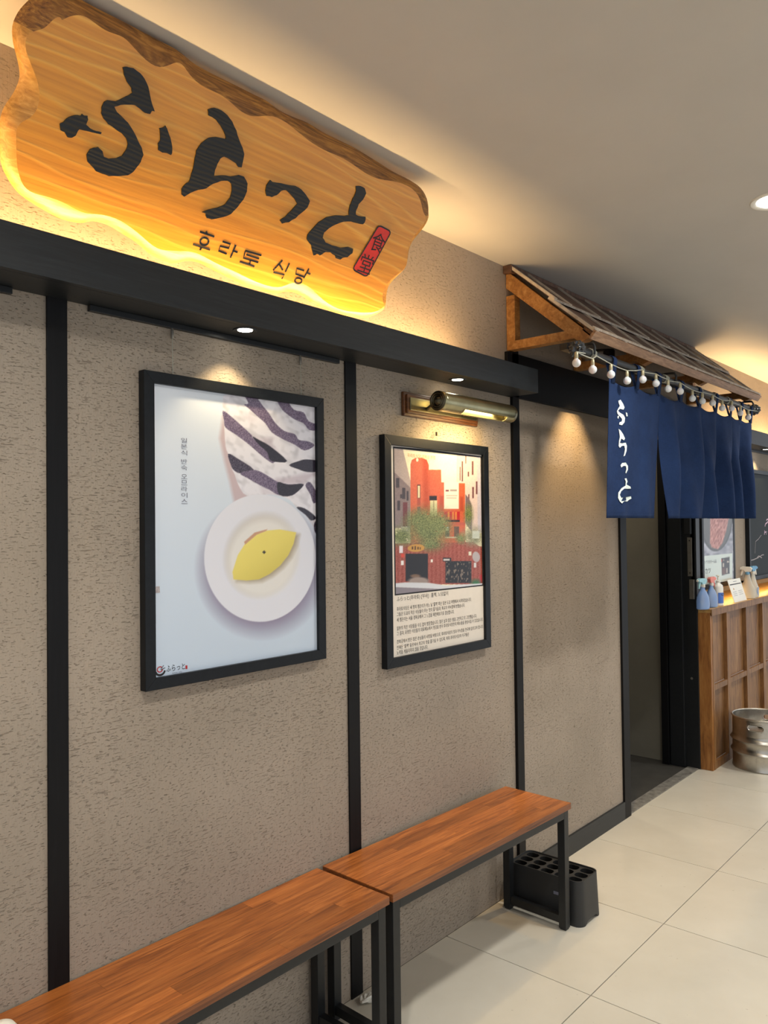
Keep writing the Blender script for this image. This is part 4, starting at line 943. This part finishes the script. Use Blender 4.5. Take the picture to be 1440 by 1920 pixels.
# warm spotlight tucked under the canopy
csx, csy, csz = 3.36, -.20, 2.245
sl_ = empty('canopy_spotlight', (csx, csy, csz), 'small black spotlight hidden under the canopy over the warm-lit wall panel', 'spotlight')
build('lamp_can', MB().lathe([(.0, .05), (.022, .05), (.026, .044), (.026, .0), (.021, .0), (.021, .01), (0, .012)], (csx, csy, csz), 24), 'metal_black', sl_)
build('mount', MB().tube([(csx, csy, csz + .05), (csx, -.002, csz + .07)], .006, 8), 'metal_black', sl_)
sp = bpy.data.lights.new('canopy_beam', 'SPOT'); sp.energy = 30; sp.spot_size = 1.25; sp.spot_blend = .8; sp.shadow_soft_size = .015; sp.color = (1, .66, .30)
so = bpy.data.objects.new('canopy_beam', sp); COL.objects.link(so); so.parent = sl_; so.location = (0, 0, -.004); so.rotation_euler = (.22, 0, 0)

# ------------------------------------------------------------------ curtain pole, noren, string lights
PY_, PZ_ = -.385, 2.160
cp = empty('curtain_pole', (3.75, PY_, PZ_), 'black curtain pole under the canopy eave carrying the blue curtain', 'pole')
build('pole', MB().tube([(2.70, PY_, PZ_), (4.86, PY_, PZ_)], .0145, 16), 'metal_black', cp)
def crumple(c, r, seed):
    bm = bmesh.new(); bmesh.ops.create_icosphere(bm, subdivisions=4, radius=r); mb = MB()
    for v in bm.verts:
        d = v.co.normalized(); v.co = d * r * (1 + .32 * mnoise.noise(d * 3.1 + Vector((seed, 0, 0))) + .12 * mnoise.noise(d * 9 + Vector((0, seed, 0))))
    mb.add([v.co + Vector(c) for v in bm.verts], [tuple(v.index for v in f.verts) for f in bm.faces]); bm.free(); mb.smooth = True; return mb
build('wrapped_end', crumple((2.695, PY_, PZ_), .030, 1.7), 'wrap', cp)
build('wrapped_end', crumple((4.865, PY_, PZ_), .030, 5.3), 'wrap', cp)
for x in (2.80, 3.62, 4.78):
    build('hook', MB().tube([(x, PY_ + .085, 2.19), (x, PY_ + .03, 2.20), (x, PY_ - .012, 2.198), (x, PY_ - .019, 2.185), (x, PY_ - .017, PZ_ - .006)], .0055, 8), 'metal_black', cp)

NB_, NT_ = 1.529, 2.088                          # cloth bottom, top
def nx_at(px, py): return W(px, py, PY_)[0]
PAN = [(nx_at(1142, 800), nx_at(1236, 800), nx_at(1137, 972), nx_at(1228, 972)),
       (nx_at(1237, 800), nx_at(1311, 800), nx_at(1242, 975), nx_at(1311, 975)),
       (nx_at(1311, 800), nx_at(1368, 800), nx_at(1312, 975), nx_at(1364, 975)),
       (nx_at(1368, 800), nx_at(1406, 800), nx_at(1367, 974), nx_at(1400, 974))]
AMP = [.006, .046, .046, .046]; FRQ = [2.0, 1.5, 1.7, 1.5]; PH = [.4, 2.4, 1.0, 2.2]
def fold(n, u, q):       # depth offset of panel n at u across, q from the top (0) to the hem (1)
    a = AMP[n] * (.35 + .65 * math.sin(min(1, q * 1.4) * PI / 2))
    return a * (math.sin(2 * PI * FRQ[n] * (u + .12 * q) + PH[n]) + .30 * math.sin(2 * PI * FRQ[n] * 1.9 * (u - .1 * q) + 1.3 * n)) * (1 if n else .8 + .5 * u)
nr = empty('noren_curtain', (3.8, PY_, NB_), 'navy blue split shop curtain with white brush lettering hanging in front of the doorway', 'curtain')
def cloth(n, u, q):
    xa, xb, xc, xd = PAN[n]
    x = (xa + (xb - xa) * u) * (1 - q) + (xc + (xd - xc) * u) * q
    sag = .020 * abs(math.sin(PI * 2 * u)) * (1 - q) ** 6
    return (x, PY_ - .004 + fold(n, u, q) * (.25 + .75 * q ** .5), NT_ - sag + (NB_ - NT_) * q)
for n in range(4):
    NU, NQ = 72, 36; mb = MB(); mb.smooth = True
    mb.add([cloth(n, i / NU, j / NQ) for j in range(NQ + 1) for i in range(NU + 1)], [(j * (NU + 1) + i, j * (NU + 1) + i + 1, (j + 1) * (NU + 1) + i + 1, (j + 1) * (NU + 1) + i) for j in range(NQ) for i in range(NU)])
    o = build('cloth_panel', mb, 'noren', nr, recalc=False)
    md = o.modifiers.new('thickness', 'SOLIDIFY'); md.thickness = .0016; md.offset = 0
    for q0, q1 in ((.955, .962), (.045, .05)):
        hm = MB(); hm.smooth = True; hm.add([tuple(np.array(cloth(n, i / NU, q)) + np.array([0, -.0014, 0])) for q in (q0, q1) for i in range(NU + 1)], [(i, i + 1, NU + 2 + i, NU + 1 + i) for i in range(NU)])
        build('hem_stitching', hm, 'noren', o, recalc=False)
    for u in ((.06, .52, .97) if n == 0 else (.5, .97)):
        x, y, z = cloth(n, u, 0); hw_ = .016; mb = MB(); mb.smooth = True; prof = []
        for k in range(13):
            a = PI * k / 12; prof.append((PY_ + .019 * math.cos(a), PZ_ + .019 * math.sin(a)))
        prof = [(y + .003, z - .012)] + prof + [(y - .003, z - .012)]
        mb.add([(x - hw_, p[0], p[1]) for p in prof] + [(x + hw_, p[0], p[1]) for p in prof], [(k, k + 1, len(prof) + k + 1, len(prof) + k) for k in range(len(prof) - 1)])
        o = build('hanging_loop', mb, 'noren', nr, recalc=False); md = o.modifiers.new('thickness', 'SOLIDIFY'); md.thickness = .0018
def K3(p): return [(1040 + .27778 * x, 600 + .27778 * y) for x, y in p]
NG = [K3([(430,545),(445,538),(462,565),(472,590),(465,605),(440,600),(428,612),(440,625),(465,640),(475,660),(472,690),(455,710),(435,705),(438,690),(452,685),(455,668),(440,650),(425,635),(420,615),(430,595),(440,580),(432,560)]),
      K3([(480,622),(490,628),(493,650),(484,650)]), K3([(425,648),(435,646),(431,666),(424,662)]),
      K3([(432,735),(445,745),(462,770),(475,800),(468,812),(450,800),(445,815),(440,830),(455,832),(480,828),(488,850),(485,885),(475,915),(465,920),(470,900),(475,870),(470,848),(455,850),(440,862),(432,850),(435,815),(440,790),(437,765)]),
      K3([(445,980),(455,965),(480,962),(495,985),(495,1010),(482,1036),(478,1030),(484,1005),(480,985),(465,985),(450,995)]),
      K3([(472,1070),(485,1068),(492,1090),(485,1110),(512,1125),(515,1138),(495,1140),(470,1138),(450,1155),(440,1180),(450,1200),(480,1195),(515,1190),(518,1205),(500,1215),(490,1225),(470,1222),(455,1238),(440,1225),(428,1200),(430,1165),(450,1135),(478,1118),(480,1090)])]
def on_cloth(x, y):
    Y = PY_ - .006
    for _ in range(4):
        P = W(x, y, Y); q = (NT_ - P[2]) / (NT_ - NB_); xa, xb, xc, xd = PAN[0]
        l_, r_ = xa * (1 - q) + xc * q, xb * (1 - q) + xd * q; u = (P[0] - l_) / (r_ - l_); Y = cloth(0, u, q)[1] - .0040
    return W(x, y, Y)
for gl in NG:
    bm = bmesh.new(); f = bm.faces.new([bm.verts.new(Vector(on_cloth(x, y)) - wloc(nr)) for x, y in gl]); f.normal_update(); bmesh.ops.triangulate(bm, faces=[f], ngon_method='EAR_CLIP')
    me = bpy.data.meshes.new('white_character'); bm.to_mesh(me); bm.free(); me.materials.append(MT['white_ink'])
    o = bpy.data.objects.new('white_character', me); COL.objects.link(o); o.parent = nr

BULB = K3([(147,290),(257,335),(380,368),(489,410),(595,402),(684,428),(766,465),(848,482),(930,530),(997,548),(1066,560),(1131,595),(1195,596),(1254,628),(1306,657)])
st_ = empty('string_lights', (3.75, PY_ - .03, 2.05), 'string of fifteen round white bulbs draped along the curtain pole', 'string lights')
BYY = PY_ - .045; tops = []
for x, y in BULB:
    c = W(x, y, BYY); r = .0155
    b = build('bulb', MB().lathe([(0, -r)] + [(r * math.cos(a), r * math.sin(a)) for a in np.linspace(-1.3, 1.05, 12)] + [(.0062, .0155), (.0062, .018)], c, 20), 'bulb', st_)
    build('socket', MB().lathe([(.0064, .0165), (.0072, .019), (.0066, .036), (.003, .041)], c, 14), 'socket', b)
    tops.append(Vector((c[0], BYY, c[2] + .041)))
cordpts = [Vector((2.70, PY_ - .03, PZ_ - .02))]
for i, p in enumerate(tops):
    cordpts.append(p)
    if i < len(tops) - 1:
        m_ = (p + tops[i + 1]) / 2
        if i in (1, 4, 6, 9, 12): m_ = Vector((m_.x, PY_ - .024, PZ_ - .012)); 
        else: m_.z -= .002
        cordpts.append(m_)
cordpts.append(Vector((4.86, PY_ - .02, PZ_ - .01)))
build('cord', MB().tube(cordpts, .0018, 6), 'cord', st_)
for i in (1, 4, 6, 9, 12):
    m_ = (tops[i] + tops[i + 1]) / 2
    build('wire_wrap', MB().tube([(m_.x + .012 * (k / 40 - .5) * 3, PY_ + .0185 * math.cos(k * .9), PZ_ + .0185 * math.sin(k * .9)) for k in range(41)], .0013, 5), 'cord', st_)

# ------------------------------------------------------------------ wooden counter and what stands on it
QX0, QX1, QY, QZ = 4.940, 8.8, -.085, .980
ck = empty('counter', (6.2, -.02, 0), 'brown timber panelled counter right of the doorway', 'counter')
box('ledge_board', QX0, QX1, QY - .004, -.013, QZ - .022, QZ, 'ledge', ck, .001)
box('ledge_board', 5.0, QX1, -.013, .30, QZ - .022, QZ, 'ledge', ck)
box('edge_strip', QX0 - .002, QX1, QY - .012, QY - .004, QZ - .040, QZ, 'counter', ck, .0015)
box('corner_post', QX0, QX0 + .030, QY, -.002, 0, QZ - .022, 'counter_post', ck, .002)
sx_ = [QX0, 5.235, 5.628, 6.0, 6.38, 6.76, 7.14, 7.52, 7.9, 8.28, 8.66]
for a, b in zip(sx_[:-1], sx_[1:]):
    for z0, z1 in ((.045, .478), (.512, QZ - .022)):
        box('panel', a + .001, b - .001, QY + .022, QY + .032, z0, z1, 'counter', ck)
    box('mid_rail', a + .055, b, QY, QY + .022, .478, .512, 'counter', ck, .002)
    box('base_rail', a + .055, b, QY, QY + .022, .0, .045, 'counter', ck, .002)
for a in sx_: box('stile', a if a > QX0 else QX0 + .030, a + .055, QY - .002, QY + .022, 0, QZ - .022, 'counter', ck, .002)
struct(box('wall_niche', 4.99, 9.0, .30, .32, QZ, 1.2, 'plaster', origin=(6, .3, QZ)), 'beige back of the low lit slot behind the counter ledge', 'wall')
struct(box('trim_7', 4.995, 9.0, .0, .30, 1.085, 1.10, 'plaster', origin=(6, .1, 1.085)), 'underside of the wall above the lit counter slot', 'trim')
l = box('led_strip', 5.1, 8.8, .05, .065, 1.077, 1.085, 'led', origin=(6.5, .055, 1.08)); tag(l, 'warm light strip in the slot above the counter ledge', 'light strip')
ar = bpy.data.lights.new('slot_glow', 'AREA'); ar.shape = 'RECTANGLE'; ar.size = 3.6; ar.size_y = .02; ar.energy = 6; ar.color = (1, .68, .28)
ao = bpy.data.objects.new('slot_glow', ar); COL.objects.link(ao); ao.parent = l; ao.location = (0.4, 0, -.008)

def on_ledge(px, Y): return W(px, 1125, Y)[0]
def spray(x, y, rz, label, body_m, head_m, trig_m, h=.118, ground=QZ, grp='spray bottles on the counter', labelm=None, sc=1.0):
    r = empty('spray_bottle', (x, y, ground), label, 'spray bottle', grp, rz=rz)
    sl = [(.030, 0), (.036, .004), (.036, .05), (.033, .075), (.022, .105), (.013, h), (.012, h + .012), (.012, h + .020)]
    build('bottle', MB().lathe([(a * sc, b * sc) for a, b in sl], (0, 0, 0), 28, 1.38, .90), body_m, r, local=True)
    build('collar', MB().lathe([(.014, h + .016), (.015, h + .018), (.0145, h + .034), (.010, h + .036)], (0, 0, 0), 20), 'white_plastic' if head_m != 'white_plastic' else 'sky_plastic', r, local=True)
    P = [(-.022, h + .036), (.014, h + .034), (.022, h + .046), (.052, h + .052), (.052, h + .064), (.030, h + .072), (-.020, h + .070), (-.032, h + .060)]
    hd_ = build('spray_head', MB().prism([(a, -.011, b) for a, b in P], (0, .022, 0)), head_m, r, local=True, smooth=False, bevel=.003)
    T = [(.024, h + .048), (.036, h + .050), (.042, h + .030), (.046, h + .010), (.038, h + .008), (.032, h + .026)]
    build('trigger', MB().prism([(a, -.005, b) for a, b in T], (0, .010, 0)), trig_m, hd_, local=True, smooth=False, bevel=.0015)
    build('nozzle', MB().lathe([(.0, .006), (.006, .006), (.007, 0), (.007, -.004)], (.052, 0, h + .058), 14, axis='x'), 'white_plastic', hd_, local=True)
    if labelm:
        mb = MB(); n = 14; pts = []
        for k in range(20):
            a = 2 * PI * k / 20; u, v = .020 * math.cos(a), .045 + .030 * math.sin(a)
            th = u / .036; pts.append((.0366 * 1.38 * math.sin(th + .2), -.0366 * .90 * math.cos(th + .2) - .0006, v))
        mb.add(pts, [tuple(range(20))]); build('label', mb, labelm, r, local=True, recalc=False)
    return r
spray(on_ledge(1318, -.046), -.046, PI * .93, 'blue spray bottle with pale mint trigger head, at the left end of the counter', 'blue_plastic', 'mint', 'mint')
spray(on_ledge(1334, -.044), -.044, -.12, 'blue spray bottle with coral trigger head on the counter', 'blue_plastic', 'coral', 'coral')
spray(on_ledge(1402.5, -.046), -.046, PI * .5, 'cloudy white spray bottle with white head, left of its blue-headed twin on the counter', 'clear_plastic', 'white_plastic', 'white_plastic', .150, labelm='label_blue')
spray(on_ledge(1413, -.052), -.052, -.15, 'cloudy white spray bottle with sky blue trigger head, nearest the blackboard', 'clear_plastic', 'sky_plastic', 'white_plastic', .150, labelm='label_grey')
# pump bottle
pb = empty('pump_bottle', (on_ledge(1347, -.048), -.048, QZ), 'white pump bottle with blue label on the counter beside the spray bottles', 'pump bottle')
lb_ = dict(local=True)
build('bottle', MB().lathe([(.030, 0), (.034, .004), (.034, .115), (.030, .130), (.014, .143), (.012, .150)], (0, 0, 0), 28, 1.15, .85), 'white_plastic', pb, **lb_)
build('label', MB().add([(.0346 * 1.15 * math.sin(a), -.0346 * .85 * math.cos(a) - .0005, z) for z in (.018, .085) for a in np.linspace(-1.2, 1.2, 14)], [(i, i + 1, 15 + i, 14 + i) for i in range(13)]), 'label_blue', pb, recalc=False, **lb_)
build('logo', MB().add([(.0352 * 1.15 * math.sin(.014 / .0346 * 1.4 * math.cos(a)), -.0352 * .85 * math.cos(.5 * math.cos(a)) - .0012, .072 + .008 * math.sin(a)) for a in np.linspace(0, 2 * PI, 16, endpoint=False)], [tuple(range(16))]), 'black_ink', pb, recalc=False, **lb_)
pu = build('pump', MB().lathe([(.013, .146), (.015, .149), (.015, .160), (.007, .163), (.005, .164), (.005, .186), (.011, .188), (.012, .194), (.0, .197)], (0, 0, 0), 20), 'white_plastic', pb, **lb_)
build('spout', MB().tube([(0, 0, .191), (-.022, -.010, .192), (-.030, -.014, .187)], .004, 8), 'white_plastic', pu, **lb_)
# notice card
cl, cr = on_ledge(1374, -.060), on_ledge(1397, -.060)
nc = empty('notice_card', ((cl + cr) / 2, -.055, QZ), 'white printed notice card leaning on the counter between the bottles', 'card')
wC = (cr - cl); tz, ty = .150, .028; lean = -.055
def cpt(u, v, d=0): return (cl + wC * u - lean * 0 - .05 * v, -.072 + ty * v - d, QZ + .001 + tz * v)
build('card', MB().prism([cpt(0, 0), cpt(1, 0), cpt(1, 1), cpt(0, 1)], (0, .003, 0)), 'card', nc, smooth=False)
def crect(name, u0, u1, v0, v1, mat): build(name, MB().add([cpt(u0, v0, .0006), cpt(u1, v0, .0006), cpt(u1, v1, .0006), cpt(u0, v1, .0006)], [(0, 1, 2, 3)]), mat, nc, recalc=False)
crect('printed_bar', .06, .94, .76, .80, 'black_ink'); crect('printed_title', .38, .66, .885, .905, 'grey_ink')
for v in (.44, .36, .28): crect('printed_line', .12, .40, v, v + .012, 'grey_ink'); crect('printed_line', .55, .86, v + .02, v + .032, 'grey_ink')
build('printed_icon', MB().add([cpt(.2, .55, .0006), cpt(.3, .55, .0006), cpt(.25, .64, .0006)], [(0, 1, 2)]), 'orange_ink', nc, recalc=False)
# tablet
tx = W(1437, 1108, -.03)
tb = empty('tablet', (tx[0] + .06, -.02, QZ), 'black tablet standing on the counter at the right edge of the picture', 'tablet')
P = [(tx[0] - .02, -.07, QZ + .045), (tx[0] + .06, -.07, QZ + .001), (tx[0] + .16, -.07, QZ + .07), (tx[0] + .08, -.07, QZ + .13)]
build('body', MB().prism(P, (0, .012, 0)), 'metal_black', tb, smooth=False, bevel=.002)
m0 = np.mean(P, 0); build('screen', MB().add([tuple(m0 + (np.array(q) - m0) * .86 + np.array([0, -.0006, 0])) for q in P], [(0, 1, 2, 3)]), 'screen', tb, recalc=False)

# ------------------------------------------------------------------ beef poster and blackboard
bx0, bx1, bz0, bz1 = 5.022, 5.655, 1.088, 1.895
p3 = empty('framed_poster', ((bx0 + bx1) / 2, 0, bz0), 'black framed poster of sliced red meat on a dark plate above the counter', 'poster')
frame(p3, bx0, bx1, bz0, bz1, .032, -.018)
def Kx(p): return [(1290 + .10417 * x, 960 + .10417 * y) for x, y in p]
def paint3(PX, PY):
    X, Y = (PX - 1290) / .10417, (PY - 960) / .10417
    n1 = vnoise(X / 60, Y / 45, 1); n2 = vnoise(X / 14 + Y / 60, Y / 40, 2)
    p = Paint(X, Y, (150, 152, 164)); p.c = p.c + ((n1 - .5) * 70)[..., None]
    p.ell(520, 120, 285, 590, (70, 72, 74), .06, .02); p.ell(520, 110, 262, 565, (92, 92, 92), .06, .03)
    mt = [(400, 100), (395, 560), (430, 640), (540, 670), (620, 560), (690, 330), (735, 100), (700, -300), (420, -300)]
    p.poly(mt, (176, 118, 108), 10); m = pmask(X, Y, mt, 8); p.c = p.c + (m * (n2 - .5) * 70)[..., None]
    p.poly([(120, 805), (800, 745), (800, 1400), (120, 1400)], (206, 218, 212), 3)
    p.poly([(600, 830), (748, 808), (748, 1110), (610, 1140)], (48, 42, 42), 4)
    for q in ((625, 920, 650, 990), (690, 1010, 712, 1100), (700, 880, 740, 910), (636, 850, 650, 880)): p.rect(*q, (196, 188, 176), 8)
    p.rect(612, 1010, 680, 1120, (110, 66, 54), 8, .8); p.rect(600, 850, 615, 900, (180, 60, 50), 4)
    return p.c
print_grid('poster_print', bx0 + .03, bx1 - .03, bz0 + .03, bz1 - .03, -.0155, 110, 150, paint3, p3)
def Kw(x, y): return W(1290 + .10417 * x, 960 + .10417 * y, -.0162)
a_ = Kw(252, 1130); b_ = Kw(410, 1110)
build('large_lettering', text_on(MB(), '\u725b\u30ab\u30c4', (a_[0], -.0162, a_[2]), (1, 0, 0), (0, 0, 1), b_[0] - a_[0], .040), 'black_ink', p3, recalc=False)
a_ = Kw(255, 945); b_ = Kw(512, 915)
build('small_lettering', text_on(MB(), '\u304b\u3084\u30a2\u30de\u3072\u3073\u30fc\u308b\u54c1', (a_[0], -.0162, a_[2]), (1, 0, 0), (0, 0, 1), b_[0] - a_[0], .022), 'grey_ink', p3, recalc=False)

kx0, kx1, kz0, kz1 = 5.935, 7.4, 1.094, 1.893
bb = empty('blackboard', ((kx0 + kx1) / 2, 0, kz0), 'large black chalkboard on the wall right of the beef poster', 'blackboard')
frame(bb, kx0, kx1, kz0, kz1, .028, -.030)
box('board', kx0 + .02, kx1 - .02, -.020, -.016, kz0 + .02, kz1 - .02, 'board', bb)
YB = -.0206
def Kb(P): return [W(1290 + .10417 * x, 960 + .10417 * y, YB) for x, y in P]
mb = MB()
for P, w_ in (([(1320, 415), (1265, 490), (1218, 530), (1210, 640), (1206, 745)], .004), ([(1130, 872), (1180, 858), (1235, 835), (1270, 790), (1300, 800), (1330, 775), (1365, 770)], .006), ([(1250, 835), (1285, 800), (1330, 825)], .006)):
    mb.ribbon(Kb(P), w_, (0, -1, 0))
build('chalk_drawing', mb, 'chalk', bb, recalc=False)
mb = MB()
for P in ([(1385, 260), (1395, 215), (1425, 190), (1440, 170)], [(1410, 150), (1430, 130), (1460, 140), (1450, 200)], [(1380, 330), (1375, 410)], [(1378, 370), (1410, 355), (1408, 405)], [(1440, 350), (1470, 400)]):
    mb.ribbon(Kb(P), .010, (0, -1, 0))
build('chalk_writing', mb, 'chalk_pink', bb, recalc=False)

# ------------------------------------------------------------------ steel keg
kc = (5.240, -.292, 0.0); KR, KH = .182, .312
kg = empty('beer_keg', kc, 'squat stainless steel beer keg on the floor in front of the counter', 'keg')
prof = [(KR - .012, .004), (KR - .004, .0), (KR, .006), (KR - .003, .02), (KR - .003, .085), (KR + .001, .094), (KR + .008, .104), (KR + .001, .114), (KR - .003, .122), (KR - .003, .158), (KR + .001, .166), (KR + .009, .176), (KR + .001, .187), (KR - .003, .195), (KR - .004, .208)]
dome = [(KR - .012, .215), (KR - .04, .222), (KR - .08, .232), (.05, .238), (.034, .240)]
build('body', MB().lathe(prof + dome + [(0, .240)], kc, 72), 'keg', kg)
SEG = 180; zl = np.linspace(.205, KH, 22); mb = MB(); vs = []; fs = []
ang0 = math.atan2(-.263, -.965); Fr = np.array([-.965, -.263]); Lf = np.array([-.658, .753])
hd1 = Fr * .954 + Lf * .30; ha = math.atan2(hd1[1], hd1[0])
rad = lambda z: KR - .006
def inslot(a, z, ex=0.0):
    d = (a - ha + PI) % (2 * PI) - PI; d2 = (a - ha) % (2 * PI) - PI
    for q in (d, d2):
        u, v = abs(q) * KR, abs(z - .266)
        if u < .030: 
            if v < .017 + ex: return True
        elif math.hypot(u - .030, v) < .017 + ex: return True
    return False
for z in zl:
    for k in range(SEG): a = 2 * PI * k / SEG; vs.append((kc[0] + rad(z) * math.cos(a), kc[1] + rad(z) * math.sin(a), z))
for i in range(len(zl) - 1):
    for k in range(SEG):
        if not inslot(2 * PI * (k + .5) / SEG, (zl[i] + zl[i + 1]) / 2, .001): fs.append((i * SEG + k, i * SEG + (k + 1) % SEG, (i + 1) * SEG + (k + 1) % SEG, (i + 1) * SEG + k))
mb.add(vs, fs); mb.smooth = True
co = build('handle_collar', mb, 'keg', kg); md = co.modifiers.new('thickness', 'SOLIDIFY'); md.thickness = .003; md.offset = 0
build('rolled_rim', MB().tube([(kc[0] + (KR - .004) * math.cos(a), kc[1] + (KR - .004) * math.sin(a), KH) for a in np.linspace(0, 2 * PI, 73)], .0062, 10, False), 'keg', kg)
for hb in (ha, ha + PI):
    P = []
    for k in range(41):
        a = 2 * PI * k / 40; u = (.030 if math.cos(a) >= 0 else -.030) + .018 * math.cos(a); v = .018 * math.sin(a)
        th = hb + u / KR; P.append((kc[0] + (KR - .005) * math.cos(th), kc[1] + (KR - .005) * math.sin(th), .266 + v))
    build('handle_rim', MB().tube(P, .0038, 8, False), 'keg', kg)
build('valve', MB().lathe([(.034, .240), (.034, .252), (.028, .256), (.026, .262), (.018, .264), (.014, .258), (0, .258)], kc, 28), 'brass_dark', kg)
build('weld_seam', MB().tube([(kc[0] + (KR + .0003) * math.cos(ha + .02), kc[1] + (KR + .0003) * math.sin(ha + .02), .004), (kc[0] + (KR - .003) * math.cos(ha + .02), kc[1] + (KR - .003) * math.sin(ha + .02), .2)], .0012, 6), 'keg', kg)
